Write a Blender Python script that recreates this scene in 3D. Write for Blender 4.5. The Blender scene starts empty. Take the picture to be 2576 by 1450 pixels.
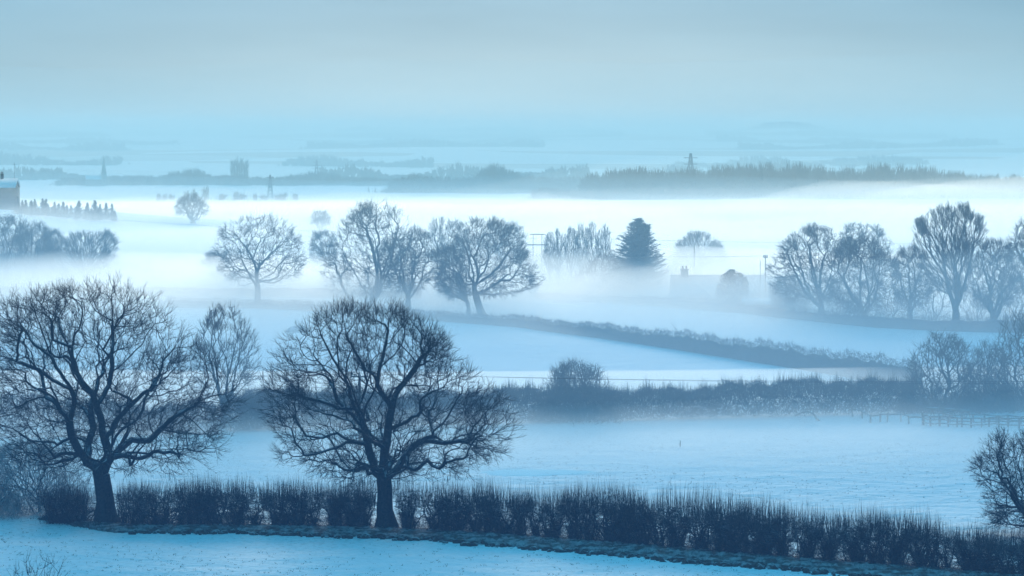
import bpy, math, random
import numpy as np
from math import radians, sin, cos, pi

R = np.random.default_rng(7)
random.seed(7)
SC = bpy.context.scene
COL = SC.collection

# ------------------------------------------------------------------ camera
F = 7305.0            # focal length in pixels of a 2576 x 1450 frame
HC = 26.0             # height of the camera above the fields
TH = math.atan((725 - 340) / F)
cam = bpy.data.cameras.new('camera')
cam.sensor_width = 36.0
cam.lens = F / 2576 * 36.0
cam.clip_start = 1.0
cam.clip_end = 40000
camo = bpy.data.objects.new('camera', cam)
COL.objects.link(camo)
camo.location = (0, 0, HC)
camo.rotation_euler = (pi / 2 - TH, 0, 0)
SC.camera = camo
SC.render.resolution_x, SC.render.resolution_y = 1024, 576

# ------------------------------------------------------------------ sky, sun, exposure
SUN_EL, SUN_AZ = 11.0, 0.5       # degrees; azimuth left of the view direction
world = bpy.data.worlds.new('World')
SC.world = world
world.use_nodes = True
wn = world.node_tree
wn.nodes.clear()
wo = wn.nodes.new('ShaderNodeOutputWorld')
bg = wn.nodes.new('ShaderNodeBackground')
sky = wn.nodes.new('ShaderNodeTexSky')
sky.sky_type = 'NISHITA'
sky.sun_disc = False
sky.sun_elevation = radians(SUN_EL)
sky.sun_rotation = radians(-SUN_AZ)
sky.altitude = 0
sky.air_density = 1.0
sky.dust_density = 0.4
sky.ozone_density = 4.0
tint = wn.nodes.new('ShaderNodeMix')
tint.data_type = 'RGBA'
tint.blend_type = 'MULTIPLY'
tint.inputs[0].default_value = 1.0
tint.inputs[7].default_value = (0.54, 0.64, 0.96, 1)
over = wn.nodes.new('ShaderNodeMix')          # thin even overcast over the clear sky
over.data_type = 'RGBA'
over.inputs[0].default_value = 0.75
wtc = wn.nodes.new('ShaderNodeTexCoord')
wsp = wn.nodes.new('ShaderNodeSeparateXYZ')
wn.links.new(wtc.outputs['Generated'], wsp.inputs[0])
wmr = wn.nodes.new('ShaderNodeMapRange')       # overcast brightens evenly from horizon to zenith: (1 + 2 sin h) / 3
wmr.inputs[1].default_value = 0.0
wmr.inputs[2].default_value = 1.0
wmr.inputs[3].default_value = 1 / 3
wmr.inputs[4].default_value = 1.0
wn.links.new(wsp.outputs[2], wmr.inputs[0])
cie = wn.nodes.new('ShaderNodeMix')
cie.data_type = 'RGBA'
cie.blend_type = 'MULTIPLY'
cie.inputs[0].default_value = 1.0
cie.inputs[6].default_value = (0.8, 6.6, 10.5, 1)
wn.links.new(wmr.outputs[0], cie.inputs[7])
# soft uneven cloud: long faint streaks all round the sky
wmp = wn.nodes.new('ShaderNodeMapping')
wmp.inputs['Scale'].default_value = (5.0, 5.0, 34.0)
wn.links.new(wtc.outputs['Generated'], wmp.inputs[0])
wnz = wn.nodes.new('ShaderNodeTexNoise')
wnz.inputs['Scale'].default_value = 1.0
wnz.inputs['Detail'].default_value = 4
wn.links.new(wmp.outputs[0], wnz.inputs['Vector'])
wcl = wn.nodes.new('ShaderNodeMapRange')
wcl.inputs[1].default_value = 0.3
wcl.inputs[2].default_value = 0.7
wcl.inputs[3].default_value = 0.90
wcl.inputs[4].default_value = 1.12
wn.links.new(wnz.outputs['Fac'], wcl.inputs[0])
clo = wn.nodes.new('ShaderNodeMix')
clo.data_type = 'RGBA'
clo.blend_type = 'MULTIPLY'
clo.inputs[0].default_value = 1.0
wn.links.new(over.outputs[2], clo.inputs[6])
wn.links.new(wcl.outputs[0], clo.inputs[7])
wn.links.new(cie.outputs[2], over.inputs[7])
wn.links.new(sky.outputs[0], tint.inputs[6])
wn.links.new(tint.outputs[2], over.inputs[6])
wn.links.new(clo.outputs[2], bg.inputs[0])
bg.inputs[1].default_value = 0.1
wn.links.new(bg.outputs[0], wo.inputs[0])

sun = bpy.data.lights.new('sun', 'SUN')
sun.energy = 2.7
sun.angle = radians(25)
sun.color = (1.0, 0.93, 0.82)
suno = bpy.data.objects.new('sun', sun)
COL.objects.link(suno)
suno.location = (0, 300, 200)
suno.rotation_euler = (-(pi / 2 - radians(SUN_EL)), 0, radians(SUN_AZ))

SC.view_settings.view_transform = 'Standard'
SC.view_settings.look = 'None'
SC.view_settings.gamma = 1
SC.view_settings.use_curve_mapping = False
SC.view_settings.exposure = 0.16
SC.cycles.use_denoising = True
SC.cycles.volume_bounces = 2
SC.cycles.max_bounces = 6
SC.cycles.diffuse_bounces = 3

# ------------------------------------------------------------------ pixel helpers
CT, ST = cos(TH), sin(TH)


def terrain(x, y):
    x = np.asarray(x, float)
    y = np.asarray(y, float)
    d = y

    def ss(a, b, t):
        t = np.clip((t - a) / (b - a), 0, 1)
        return t * t * (3 - 2 * t)
    z = -20 * ss(900, 2300, d)
    z = z + 24 * ss(3600, 5600, d) + 26 * ss(5400, 8200, d) - 30 * ss(8300, 11000, d)
    z = z + 8.8 * np.exp(-((x + 150) / 75) ** 2) * np.exp(-((y - 735) / 110) ** 2)
    z = z + 20 * np.exp(-((x - 747) / 130) ** 2) * np.exp(-((y - 8100) / 500) ** 2)
    z = z + 4 * ss(6000, 7600, d) * np.sin(x / 310.0 + 1.0)
    z = z + ss(2600, 4200, d) * (5.0 * np.sin(x / 420.0 + d / 700.0 + 0.7) * np.sin(d / 330.0) + 3.0 * np.sin(x / 190.0 - d / 510.0))
    far = ss(120, 1500, d)
    z = z + far * (1.0 * np.sin(x / 170.0 + y / 260.0) * ss(900, 2000, d))
    z = z + 0.05 * np.sin(x / 7.3 + 0.4 * np.sin(y / 9)) * np.cos(y / 11.7) + 0.06 * np.sin(x / 23.0 + 2) * np.sin(y / 31.0)
    return z


def tz(x, y):
    return float(terrain(x, y))


def pray(px, py):
    u = (px - 1288) / F
    v = (725 - py) / F
    return np.array([u, CT + v * ST, -ST + v * CT])


def gp(px, py):
    """point of the flat field under a pixel"""
    d = pray(px, py)
    t = -HC / d[2]
    return np.array([d[0] * t, d[1] * t, 0.0])


def pt(px, py, Y):
    """point on the ray of a pixel at the distance Y"""
    d = pray(px, py)
    t = Y / d[1]
    return np.array([d[0] * t, Y, HC + d[2] * t])


# ------------------------------------------------------------------ mesh helpers
def mesh_np(name, V, faces, smooth=False):
    me = bpy.data.meshes.new(name)
    V = np.ascontiguousarray(V, dtype=np.float32)
    faces = [np.asarray(f, dtype=np.int32) for f in faces if len(f)]
    me.vertices.add(len(V))
    me.vertices.foreach_set('co', V.ravel())
    nl = sum(f.size for f in faces)
    npoly = sum(len(f) for f in faces)
    me.loops.add(nl)
    me.polygons.add(npoly)
    if npoly:
        me.loops.foreach_set('vertex_index', np.concatenate([f.ravel() for f in faces]))
        st, tot, o = [], [], 0
        for f in faces:
            k = f.shape[1]
            st.append(o + k * np.arange(len(f)))
            tot.append(np.full(len(f), k))
            o += f.size
        me.polygons.foreach_set('loop_start', np.concatenate(st).astype(np.int32))
        me.polygons.foreach_set('loop_total', np.concatenate(tot).astype(np.int32))
        if smooth:
            me.polygons.foreach_set('use_smooth', np.ones(npoly, dtype=bool))
    me.update(calc_edges=True)
    return me


class MB:
    """collects geometry for one mesh"""

    def __init__(self):
        self.V, self.T, self.Q, self.n = [], [], [], 0

    def add(self, V, T=None, Q=None):
        V = np.asarray(V, float).reshape(-1, 3)
        self.V.append(V)
        if T is not None and len(T):
            self.T.append(np.asarray(T, int) + self.n)
        if Q is not None and len(Q):
            self.Q.append(np.asarray(Q, int) + self.n)
        self.n += len(V)
        return self

    def box(self, c, s, rz=0.0, taper=1.0):
        c = np.asarray(c, float)
        h = np.asarray(s, float) / 2
        v = np.array([[x, y, z] for z in (-1, 1) for y in (-1, 1) for x in (-1, 1)], float)
        v[4:, :2] *= taper
        v = v * h
        cr, sr = cos(rz), sin(rz)
        v = np.stack([v[:, 0] * cr - v[:, 1] * sr, v[:, 0] * sr + v[:, 1] * cr, v[:, 2]], 1) + c
        return self.add(v, Q=[[0, 2, 3, 1], [4, 5, 7, 6], [0, 1, 5, 4], [1, 3, 7, 5], [3, 2, 6, 7], [2, 0, 4, 6]])

    def bar(self, a, b, w, h=None):
        """square bar from a to b"""
        h = h or w
        a, b = np.asarray(a, float), np.asarray(b, float)
        d = b - a
        d = d / np.linalg.norm(d)
        ref = np.array([0, 0, 1.0]) if abs(d[2]) < 0.9 else np.array([1.0, 0, 0])
        s = np.cross(d, ref)
        s /= np.linalg.norm(s)
        t = np.cross(s, d)
        v = []
        for p in (a, b):
            for i, j in ((-1, -1), (1, -1), (1, 1), (-1, 1)):
                v.append(p + s * i * w / 2 + t * j * h / 2)
        return self.add(v, Q=[[0, 1, 2, 3], [7, 6, 5, 4], [0, 4, 5, 1], [1, 5, 6, 2], [2, 6, 7, 3], [3, 7, 4, 0]])

    def segs(self, P0, P1, r0, r1, k=3, cone=False):
        """many tapered prisms at once"""
        P0, P1 = np.asarray(P0, float).reshape(-1, 3), np.asarray(P1, float).reshape(-1, 3)
        n = len(P0)
        if n == 0:
            return self
        r0 = np.broadcast_to(r0, n)
        r1 = np.broadcast_to(r1, n)
        d = P1 - P0
        d = d / (np.linalg.norm(d, axis=1, keepdims=True) + 1e-9)
        ref = np.where(np.abs(d[:, 2:3]) < 0.9, np.array([[0, 0, 1.0]]), np.array([[1.0, 0, 0]]))
        s = np.cross(d, ref)
        s /= np.linalg.norm(s, axis=1, keepdims=True) + 1e-9
        t = np.cross(d, s)
        a = 2 * pi * np.arange(k) / k
        ring = s[:, None, :] * np.cos(a)[None, :, None] + t[:, None, :] * np.sin(a)[None, :, None]
        A = P0[:, None, :] + ring * r0[:, None, None]
        idx = np.arange(k)
        nx = (idx + 1) % k
        if cone:
            V = np.concatenate([A, P1[:, None, :]], 1)
            T = np.stack([idx, nx, np.full(k, k)], 1)
            T = (T[None] + (np.arange(n) * (k + 1))[:, None, None]).reshape(-1, 3)
            return self.add(V.reshape(-1, 3), T=T)
        B = P1[:, None, :] + ring * r1[:, None, None]
        V = np.concatenate([A, B], 1)
        Q = np.stack([idx, nx, nx + k, idx + k], 1)
        Q = (Q[None] + (np.arange(n) * 2 * k)[:, None, None]).reshape(-1, 4)
        return self.add(V.reshape(-1, 3), Q=Q)

    def sweep(self, P, r, k=6, cap=False):
        P = np.asarray(P, float)
        n = len(P)
        if n < 2:
            return self
        T = np.gradient(P, axis=0)
        T /= np.linalg.norm(T, axis=1, keepdims=True) + 1e-9
        ref = np.array([0.3, 1.0, 0.1]) if abs(T[0][1]) < 0.9 else np.array([1.0, 0, 0])
        s = np.cross(T[0], ref)
        s /= np.linalg.norm(s)
        S = [s]
        for i in range(1, n):
            s = S[-1] - T[i] * np.dot(S[-1], T[i])
            s /= np.linalg.norm(s) + 1e-9
            S.append(s)
        S = np.array(S)
        U = np.cross(T, S)
        a = 2 * pi * np.arange(k) / k
        V = P[:, None, :] + (S[:, None, :] * np.cos(a)[None, :, None] + U[:, None, :] * np.sin(a)[None, :, None]) * np.asarray(r)[:, None, None]
        i = np.arange(k)
        j = (i + 1) % k
        Q = np.concatenate([np.stack([i + m * k, j + m * k, j + (m + 1) * k, i + (m + 1) * k], 1) for m in range(n - 1)])
        V = V.reshape(-1, 3)
        if cap:
            e = (n - 1) * k
            T = np.stack([e + i, e + j, np.full(k, len(V))], 1)
            V = np.vstack([V, P[-1]])
            return self.add(V, T=T, Q=Q)
        return self.add(V, Q=Q)

    def mesh(self, name, smooth=False):
        V = np.vstack(self.V) if self.V else np.zeros((0, 3))
        f = []
        if self.T:
            f.append(np.vstack(self.T))
        if self.Q:
            f.append(np.vstack(self.Q))
        return mesh_np(name, V, f, smooth)


def tag(o, label=None, cat=None, group=None, kind=None):
    if label:
        o['label'] = label
    if cat:
        o['category'] = cat
    if group:
        o['group'] = group
    if kind:
        o['kind'] = kind
    return o


def link(name, me, mat=None, parent=None, loc=None, rz=0.0, scale=None):
    o = bpy.data.objects.new(name, me)
    if mat is not None and not me.materials:
        me.materials.append(mat)
    COL.objects.link(o)
    if parent is not None:
        o.parent = parent
    if loc is not None:
        o.location = tuple(float(c) for c in loc)
    o.rotation_euler = (0, 0, rz)
    if scale is not None:
        o.scale = scale if hasattr(scale, '__len__') else (scale,) * 3
    return o


def empty(name, loc, rz=0.0, label=None, cat=None, group=None):
    o = bpy.data.objects.new(name, None)
    o.empty_display_size = 0.5
    COL.objects.link(o)
    o.location = tuple(float(c) for c in loc)
    o.rotation_euler = (0, 0, rz)
    return tag(o, label, cat, group)


def copy_tree(o, loc, rz=0.0, scale=(1, 1, 1), label=None):
    c = o.copy()
    COL.objects.link(c)
    c.location = tuple(float(q) for q in loc)
    c.rotation_euler = (0, 0, rz)
    c.scale = scale
    if label:
        c['label'] = label
    for ch in o.children:
        k = ch.copy()
        COL.objects.link(k)
        k.parent = c
    return c


# ------------------------------------------------------------------ materials
def new_mat(name, rough=0.85):
    m = bpy.data.materials.new(name)
    m.use_nodes = True
    nt = m.node_tree
    b = nt.nodes['Principled BSDF']
    b.inputs['Roughness'].default_value = rough
    b.inputs['Specular IOR Level'].default_value = 0.2
    return m, nt, b


def noise_mat(name, c0, c1, scale, rough=0.85, frost=0.0, detail=4.0, frost_lo=0.25, frost_hi=0.9, bump=0.0):
    """two-tone noise; frost lies on faces that look up"""
    m, nt, b = new_mat(name, rough)
    tc = nt.nodes.new('ShaderNodeTexCoord')
    nz = nt.nodes.new('ShaderNodeTexNoise')
    nz.inputs['Scale'].default_value = scale
    nz.inputs['Detail'].default_value = detail
    nt.links.new(tc.outputs['Object'], nz.inputs['Vector'])
    mx = nt.nodes.new('ShaderNodeMix')
    mx.data_type = 'RGBA'
    mx.inputs[6].default_value = (*c0, 1)
    mx.inputs[7].default_value = (*c1, 1)
    rp = nt.nodes.new('ShaderNodeMapRange')
    rp.inputs[1].default_value = 0.35
    rp.inputs[2].default_value = 0.65
    nt.links.new(nz.outputs['Fac'], rp.inputs[0])
    nt.links.new(rp.outputs[0], mx.inputs[0])
    out = mx.outputs[2]
    if frost > 0:
        g = nt.nodes.new('ShaderNodeNewGeometry')
        sp = nt.nodes.new('ShaderNodeSeparateXYZ')
        nt.links.new(g.outputs['True Normal'], sp.inputs[0])
        mr = nt.nodes.new('ShaderNodeMapRange')
        mr.inputs[1].default_value = frost_lo
        mr.inputs[2].default_value = frost_hi
        mr.inputs[4].default_value = frost
        nt.links.new(sp.outputs[2], mr.inputs[0])
        n2 = nt.nodes.new('ShaderNodeTexNoise')
        n2.inputs['Scale'].default_value = 1.3
        n2.inputs['Detail'].default_value = 3
        nt.links.new(tc.outputs['Object'], n2.inputs['Vector'])
        r2 = nt.nodes.new('ShaderNodeMapRange')
        r2.inputs[1].default_value = 0.40
        r2.inputs[2].default_value = 0.60
        nt.links.new(n2.outputs['Fac'], r2.inputs[0])
        mu = nt.nodes.new('ShaderNodeMath')
        mu.operation = 'MULTIPLY'
        nt.links.new(mr.outputs[0], mu.inputs[0])
        nt.links.new(r2.outputs[0], mu.inputs[1])
        m2 = nt.nodes.new('ShaderNodeMix')
        m2.data_type = 'RGBA'
        m2.inputs[7].default_value = (0.75, 0.79, 0.84, 1)
        nt.links.new(mu.outputs[0], m2.inputs[0])
        nt.links.new(out, m2.inputs[6])
        out = m2.outputs[2]
    nt.links.new(out, b.inputs['Base Color'])
    if bump > 0:
        bp = nt.nodes.new('ShaderNodeBump')
        bp.inputs['Strength'].default_value = bump
        bp.inputs['Distance'].default_value = 0.05
        nt.links.new(nz.outputs['Fac'], bp.inputs['Height'])
        nt.links.new(bp.outputs[0], b.inputs['Normal'])
    return m


M = {}
M['bark'] = noise_mat('oak_bark', (0.016, 0.016, 0.016), (0.036, 0.034, 0.033), 9, frost=0.55, frost_lo=0.35, bump=0.6)
M['twig'] = noise_mat('twig_bark', (0.018, 0.017, 0.017), (0.034, 0.032, 0.031), 3, frost=0.10)
M['hedge'] = noise_mat('hedge_twig', (0.017, 0.017, 0.017), (0.036, 0.034, 0.033), 3, frost=0.25)
M['shoot'] = noise_mat('hedge_shoot', (0.045, 0.038, 0.036), (0.08, 0.066, 0.06), 3, frost=0.15)
M['frosted'] = noise_mat('frosted_bramble', (0.16, 0.165, 0.17), (0.42, 0.44, 0.46), 1.2, frost=0.7)
M['ever'] = noise_mat('evergreen_leaf', (0.018, 0.032, 0.018), (0.04, 0.06, 0.035), 2, frost=0.3, rough=0.6)
M['needle'] = noise_mat('conifer_needle', (0.016, 0.030, 0.022), (0.035, 0.055, 0.04), 2, frost=0.35, rough=0.7)
M['farwood'] = noise_mat('far_wood', (0.035, 0.032, 0.028), (0.07, 0.062, 0.052), 0.05, frost=0.1)
M['pole'] = noise_mat('pole_timber', (0.05, 0.042, 0.035), (0.10, 0.085, 0.07), 4)
M['metal'] = noise_mat('grey_metal', (0.10, 0.105, 0.11), (0.17, 0.175, 0.18), 3, rough=0.5)
M['wire'] = noise_mat('wire', (0.06, 0.06, 0.06), (0.1, 0.1, 0.1), 3)
M['brick'] = noise_mat('house_brick', (0.070, 0.072, 0.078), (0.11, 0.112, 0.12), 1.5)
M['stone'] = noise_mat('church_stone', (0.22, 0.2, 0.17), (0.32, 0.29, 0.25), 0.2)
M['timber'] = noise_mat('fence_timber', (0.075, 0.065, 0.055), (0.15, 0.13, 0.11), 5, frost=0.85, frost_lo=0.6)
M['earth'] = noise_mat('earth_clod', (0.035, 0.027, 0.020), (0.075, 0.06, 0.045), 6, frost=0.5, frost_lo=0.55)
M['grass'] = noise_mat('dead_grass', (0.045, 0.040, 0.032), (0.095, 0.083, 0.066), 0.8, frost=0.35)
M['tuft'] = noise_mat('grass_tuft', (0.05, 0.05, 0.03), (0.13, 0.115, 0.07), 1.2, frost=0.35)
M['roofsnow'] = noise_mat('snow_on_roof', (0.74, 0.77, 0.80), (0.84, 0.86, 0.88), 1.0, rough=0.7)
M['tile'] = noise_mat('roof_tile', (0.46, 0.47, 0.48), (0.62, 0.64, 0.66), 2.5)


def snow_material():
    m, nt, b = new_mat('snow_field', 0.75)
    N = nt.nodes
    L = nt.links
    g = N.new('ShaderNodeNewGeometry')

    def noise(scale, detail=4, vec=None, rough=0.55):
        n = N.new('ShaderNodeTexNoise')
        n.inputs['Scale'].default_value = scale
        n.inputs['Detail'].default_value = detail
        n.inputs['Roughness'].default_value = rough
        L.new(vec or g.outputs['Position'], n.inputs['Vector'])
        return n.outputs['Fac']

    def mr(v, a, b_, c=0.0, d=1.0):
        n = N.new('ShaderNodeMapRange')
        for i, q in zip((1, 2, 3, 4), (a, b_, c, d)):
            n.inputs[i].default_value = q
        L.new(v, n.inputs[0])
        return n.outputs[0]

    def mul(a, c):
        n = N.new('ShaderNodeMath')
        n.operation = 'MULTIPLY'
        L.new(a, n.inputs[0])
        if hasattr(c, 'links'):
            L.new(c, n.inputs[1])
        else:
            n.inputs[1].default_value = c
        return n.outputs[0]

    fine = mr(noise(2.6, 6, rough=0.7), 0.50, 0.76)             # grass showing through the snow
    broad = mr(noise(0.05, 4), 0.36, 0.66, 0.25, 1.0)
    grass = mul(mul(fine, broad), 0.75)
    mx = N.new('ShaderNodeMix')
    mx.data_type = 'RGBA'
    mx.inputs[6].default_value = (0.80, 0.83, 0.86, 1)
    mx.inputs[7].default_value = (0.19, 0.18, 0.13, 1)
    L.new(grass, mx.inputs[0])
    # far off the snow is broken by dark copses, plough and hedges
    sc = N.new('ShaderNodeMapping')
    sc.inputs['Scale'].default_value = (1 / 420.0, 1 / 300.0, 0)
    L.new(g.outputs['Position'], sc.inputs[0])
    vo = N.new('ShaderNodeTexVoronoi')
    vo.inputs['Scale'].default_value = 1.0
    L.new(sc.outputs[0], vo.inputs['Vector'])
    sx = N.new('ShaderNodeSeparateColor')
    L.new(vo.outputs['Color'], sx.inputs[0])
    dark = mr(sx.outputs[0], 0.62, 0.66)
    sy = N.new('ShaderNodeSeparateXYZ')
    L.new(g.outputs['Position'], sy.inputs[0])
    farm = mr(sy.outputs[1], 3300, 4300)
    mx2 = N.new('ShaderNodeMix')
    mx2.data_type = 'RGBA'
    mx2.inputs[7].default_value = (0.16, 0.15, 0.12, 1)
    L.new(mul(dark, farm), mx2.inputs[0])
    L.new(mx.outputs[2], mx2.inputs[6])
    L.new(mx2.outputs[2], b.inputs['Base Color'])
    bp = N.new('ShaderNodeBump')
    bp.inputs['Strength'].default_value = 0.8
    bp.inputs['Distance'].default_value = 0.12
    hs = N.new('ShaderNodeMath')
    hs.operation = 'MULTIPLY_ADD'
    hs.inputs[1].default_value = 5.0
    L.new(noise(0.28, 3), hs.inputs[0])
    L.new(noise(1.6, 5), hs.inputs[2])
    L.new(hs.outputs[0], bp.inputs['Height'])
    L.new(bp.outputs[0], b.inputs['Normal'])
    return m


M['snow'] = snow_material()

# ------------------------------------------------------------------ ground
def build_ground():
    ys = np.concatenate([np.linspace(-120, 120, 16), np.linspace(126, 620, 150), np.geomspace(628, 11500, 110)])
    t = np.linspace(-1, 1, 181)
    t = 0.55 * t + 0.45 * t ** 3
    X = t[None, :] * (260 + 0.62 * np.maximum(ys, 0))[:, None]
    Y = np.repeat(ys[:, None], 181, 1)
    Z = terrain(X, Y)
    V = np.stack([X, Y, Z], -1).reshape(-1, 3)
    n, k = X.shape
    a = (np.arange(n - 1)[:, None] * k + np.arange(k - 1)[None, :]).ravel()
    Q = np.stack([a, a + 1, a + k + 1, a + k], 1)
    o = link('ground', mesh_np('ground', V, [Q], True), M['snow'])
    tag(o, 'snow covered farmland running out to far hills', None, None, 'structure')


build_ground()

# ------------------------------------------------------------------ haze and mist
def volume_mat(name, color, density, g):
    m = bpy.data.materials.new(name)
    m.use_nodes = True
    nt = m.node_tree
    nt.nodes.clear()
    o = nt.nodes.new('ShaderNodeOutputMaterial')
    v = nt.nodes.new('ShaderNodeVolumePrincipled')
    v.inputs['Color'].default_value = (*color, 1)
    v.inputs['Density'].default_value = density
    v.inputs['Anisotropy'].default_value = g
    nt.links.new(v.outputs[0], o.inputs['Volume'])
    return m


HAZE_D = 0.00017
mb = MB()
mb.box((0, 5800, 28), (17000, 12400, 112))
tag(link('haze', mb.mesh('haze'), volume_mat('haze_air', (0.84, 0.96, 0.97), HAZE_D, 0.14)),
    'pale blue winter haze hanging over the whole valley', kind='stuff')


def mist(x0, x1, y0, y1, H, mat, seed, nx=64, ny=44, edge=(0.12, 0.12, 0.25, 0.2), base=-26.0, wav=0.25):
    """low bank of ground mist: a closed body that thins out to nothing at its edges"""
    rg = np.random.default_rng(seed)
    u = np.linspace(0, 1, nx)
    v = np.linspace(0, 1, ny)
    U, V_ = np.meshgrid(u, v)
    X = x0 + (x1 - x0) * U
    Y = y0 + (y1 - y0) * V_

    def ss(t):
        t = np.clip(t, 0, 1)
        return t * t * (3 - 2 * t)
    sh = ss(U / edge[0]) * ss((1 - U) / edge[1]) * ss(V_ / edge[2]) * ss((1 - V_) / edge[3])
    w = np.zeros_like(X)
    for _ in range(9):
        kx, ky, ph = rg.normal(0, 1 / 34.0), rg.normal(0, 1 / 60.0), rg.uniform(0, 6.28)
        w += 0.85 * np.sin(kx * X + ky * Y + ph)
    g0 = -20 * ss((Y - 900) / 1400.0)      # mist lies level and leaves the rise by the house clear
    top = g0 - 0.6 + (H + 0.6) * sh * (1 + wav * w / 3.0)
    top = np.where(sh < 0.002, g0 - 0.6, top)
    bot = np.minimum(g0 - 1.0, top - 0.3)
    n = nx * ny
    Vt = np.concatenate([np.stack([X, Y, top], -1).reshape(-1, 3), np.stack([X, Y, bot], -1).reshape(-1, 3)])
    a = (np.arange(ny - 1)[:, None] * nx + np.arange(nx - 1)[None, :]).ravel()
    Qt = np.stack([a, a + 1, a + nx + 1, a + nx], 1)
    Qb = np.stack([a, a + nx, a + nx + 1, a + 1], 1) + n
    rim = np.concatenate([np.arange(nx), np.arange(1, ny) * nx + nx - 1, (ny - 1) * nx + np.arange(nx - 2, -1, -1), np.arange(ny - 2, 0, -1) * nx])
    r2 = np.roll(rim, -1)
    Qs = np.stack([rim, rim + n, r2 + n, r2], 1)
    o = link('haze', mesh_np('haze', Vt, [Qt, Qb, Qs]), mat)
    tag(o, 'low white ground mist, or added blue tint layer, over the snowy fields', group='banks of low ground mist', kind='stuff')
    return o


MIST = True
if MIST:
    white = (1.0, 0.985, 0.94)

    def bank(d):
        return volume_mat('mist', white, d, 0.66)
    # the deep bank behind the middle row of trees, softer towards its top
    for k, (H, d, y0, y1) in enumerate([(4.0, 0.0040, 430, 1250), (6.5, 0.0036, 445, 1200), (9.0, 0.0022, 460, 1150), (11.5, 0.0009, 470, 1100), (14.5, 0.0004, 480, 1100)]):
        mist(-600, 600, y0, y1, H, bank(d), 1 + k, edge=(0.1, 0.1, 0.12, 0.55), wav=0.42)
    # haze filling the far valley
    mist(-3500, 3500, 560, 11200, 62.0, volume_mat('valley_haze', (0.86, 0.97, 0.95), 0.00038, 0.12), 21, edge=(0.08, 0.08, 0.06, 0.05), wav=0.05)
    # added blue layer tinting the near darks navy; then thin mist among the trees
    mist(-400, 400, 20, 360, 21.0, volume_mat('navy_tint', (0.10, 0.40, 1.0), 0.0005, 0.0), 8, edge=(0.1, 0.1, 0.05, 0.2), wav=0.03)
    mist(-300, 300, 215, 640, 18.0, volume_mat('thin_mist', (0.70, 0.91, 1.0), 0.0018, 0.25), 5, edge=(0.1, 0.1, 0.12, 0.2), wav=0.15)
    mist(-300, 300, 204, 310, 13.0, volume_mat('field_mist', (0.74, 0.92, 1.0), 0.0058, 0.28), 11, edge=(0.1, 0.1, 0.35, 0.35), wav=0.18)
    mist(-300, 300, 330, 560, 3.8, bank(0.026), 7, edge=(0.1, 0.1, 0.4, 0.2), wav=0.5)
    mist(-300, 300, 206, 330, 1.3, bank(0.030), 6, edge=(0.1, 0.1, 0.25, 0.3), wav=0.5)
    # loose drifts hanging about the trees and hedges
    for k, (px, py, wx, wy, H, d) in enumerate([(650, 760, 26, 40, 4.5, 0.006), (1000, 775, 40, 40, 4.0, 0.006), (1250, 770, 30, 36, 5.0, 0.006), (1740, 778, 52, 50, 6.2, 0.017), (2000, 800, 36, 36, 4.0, 0.006),
                                                (2300, 815, 34, 30, 3.5, 0.005), (1480, 1064, 26, 16, 2.0, 0.005), (1900, 1050, 30, 16, 1.8, 0.006), (640, 1085, 24, 16, 2.6, 0.008), (100, 715, 40, 50, 5.0, 0.006), (1450, 735, 40, 44, 6.0, 0.006)]):
        g = gp(px, py)
        mist(g[0] - wx, g[0] + wx, g[1] - wy * 0.6, g[1] + wy, H, bank(d), 40 + k, nx=20, ny=20, edge=(0.5, 0.5, 0.5, 0.5), wav=0.45)

# ------------------------------------------------------------------ bare trees
def unit(v):
    return v / (np.linalg.norm(v, axis=-1, keepdims=True) + 1e-9)


def spline(pts, step=0.35, jit=0.0, rg=R):
    """Catmull-Rom through the points, resampled"""
    P = np.asarray(pts, float)
    if len(P) < 2:
        return P
    E = np.vstack([2 * P[0] - P[1], P, 2 * P[-1] - P[-2]])
    out = []
    for i in range(1, len(E) - 2):
        n = max(2, int(np.linalg.norm(E[i + 1] - E[i]) / step))
        t = np.linspace(0, 1, n, endpoint=False)[:, None]
        a, b, c, d = E[i - 1], E[i], E[i + 1], E[i + 2]
        out.append(0.5 * (2 * b + (c - a) * t + (2 * a - 5 * b + 4 * c - d) * t ** 2 + (3 * b - a - 3 * c + d) * t ** 3))
    out.append(P[-1:])
    out = np.vstack(out)
    if jit > 0 and len(out) > 2:
        out[1:-1] += rg.normal(0, jit, (len(out) - 2, 3))
    return out


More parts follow.
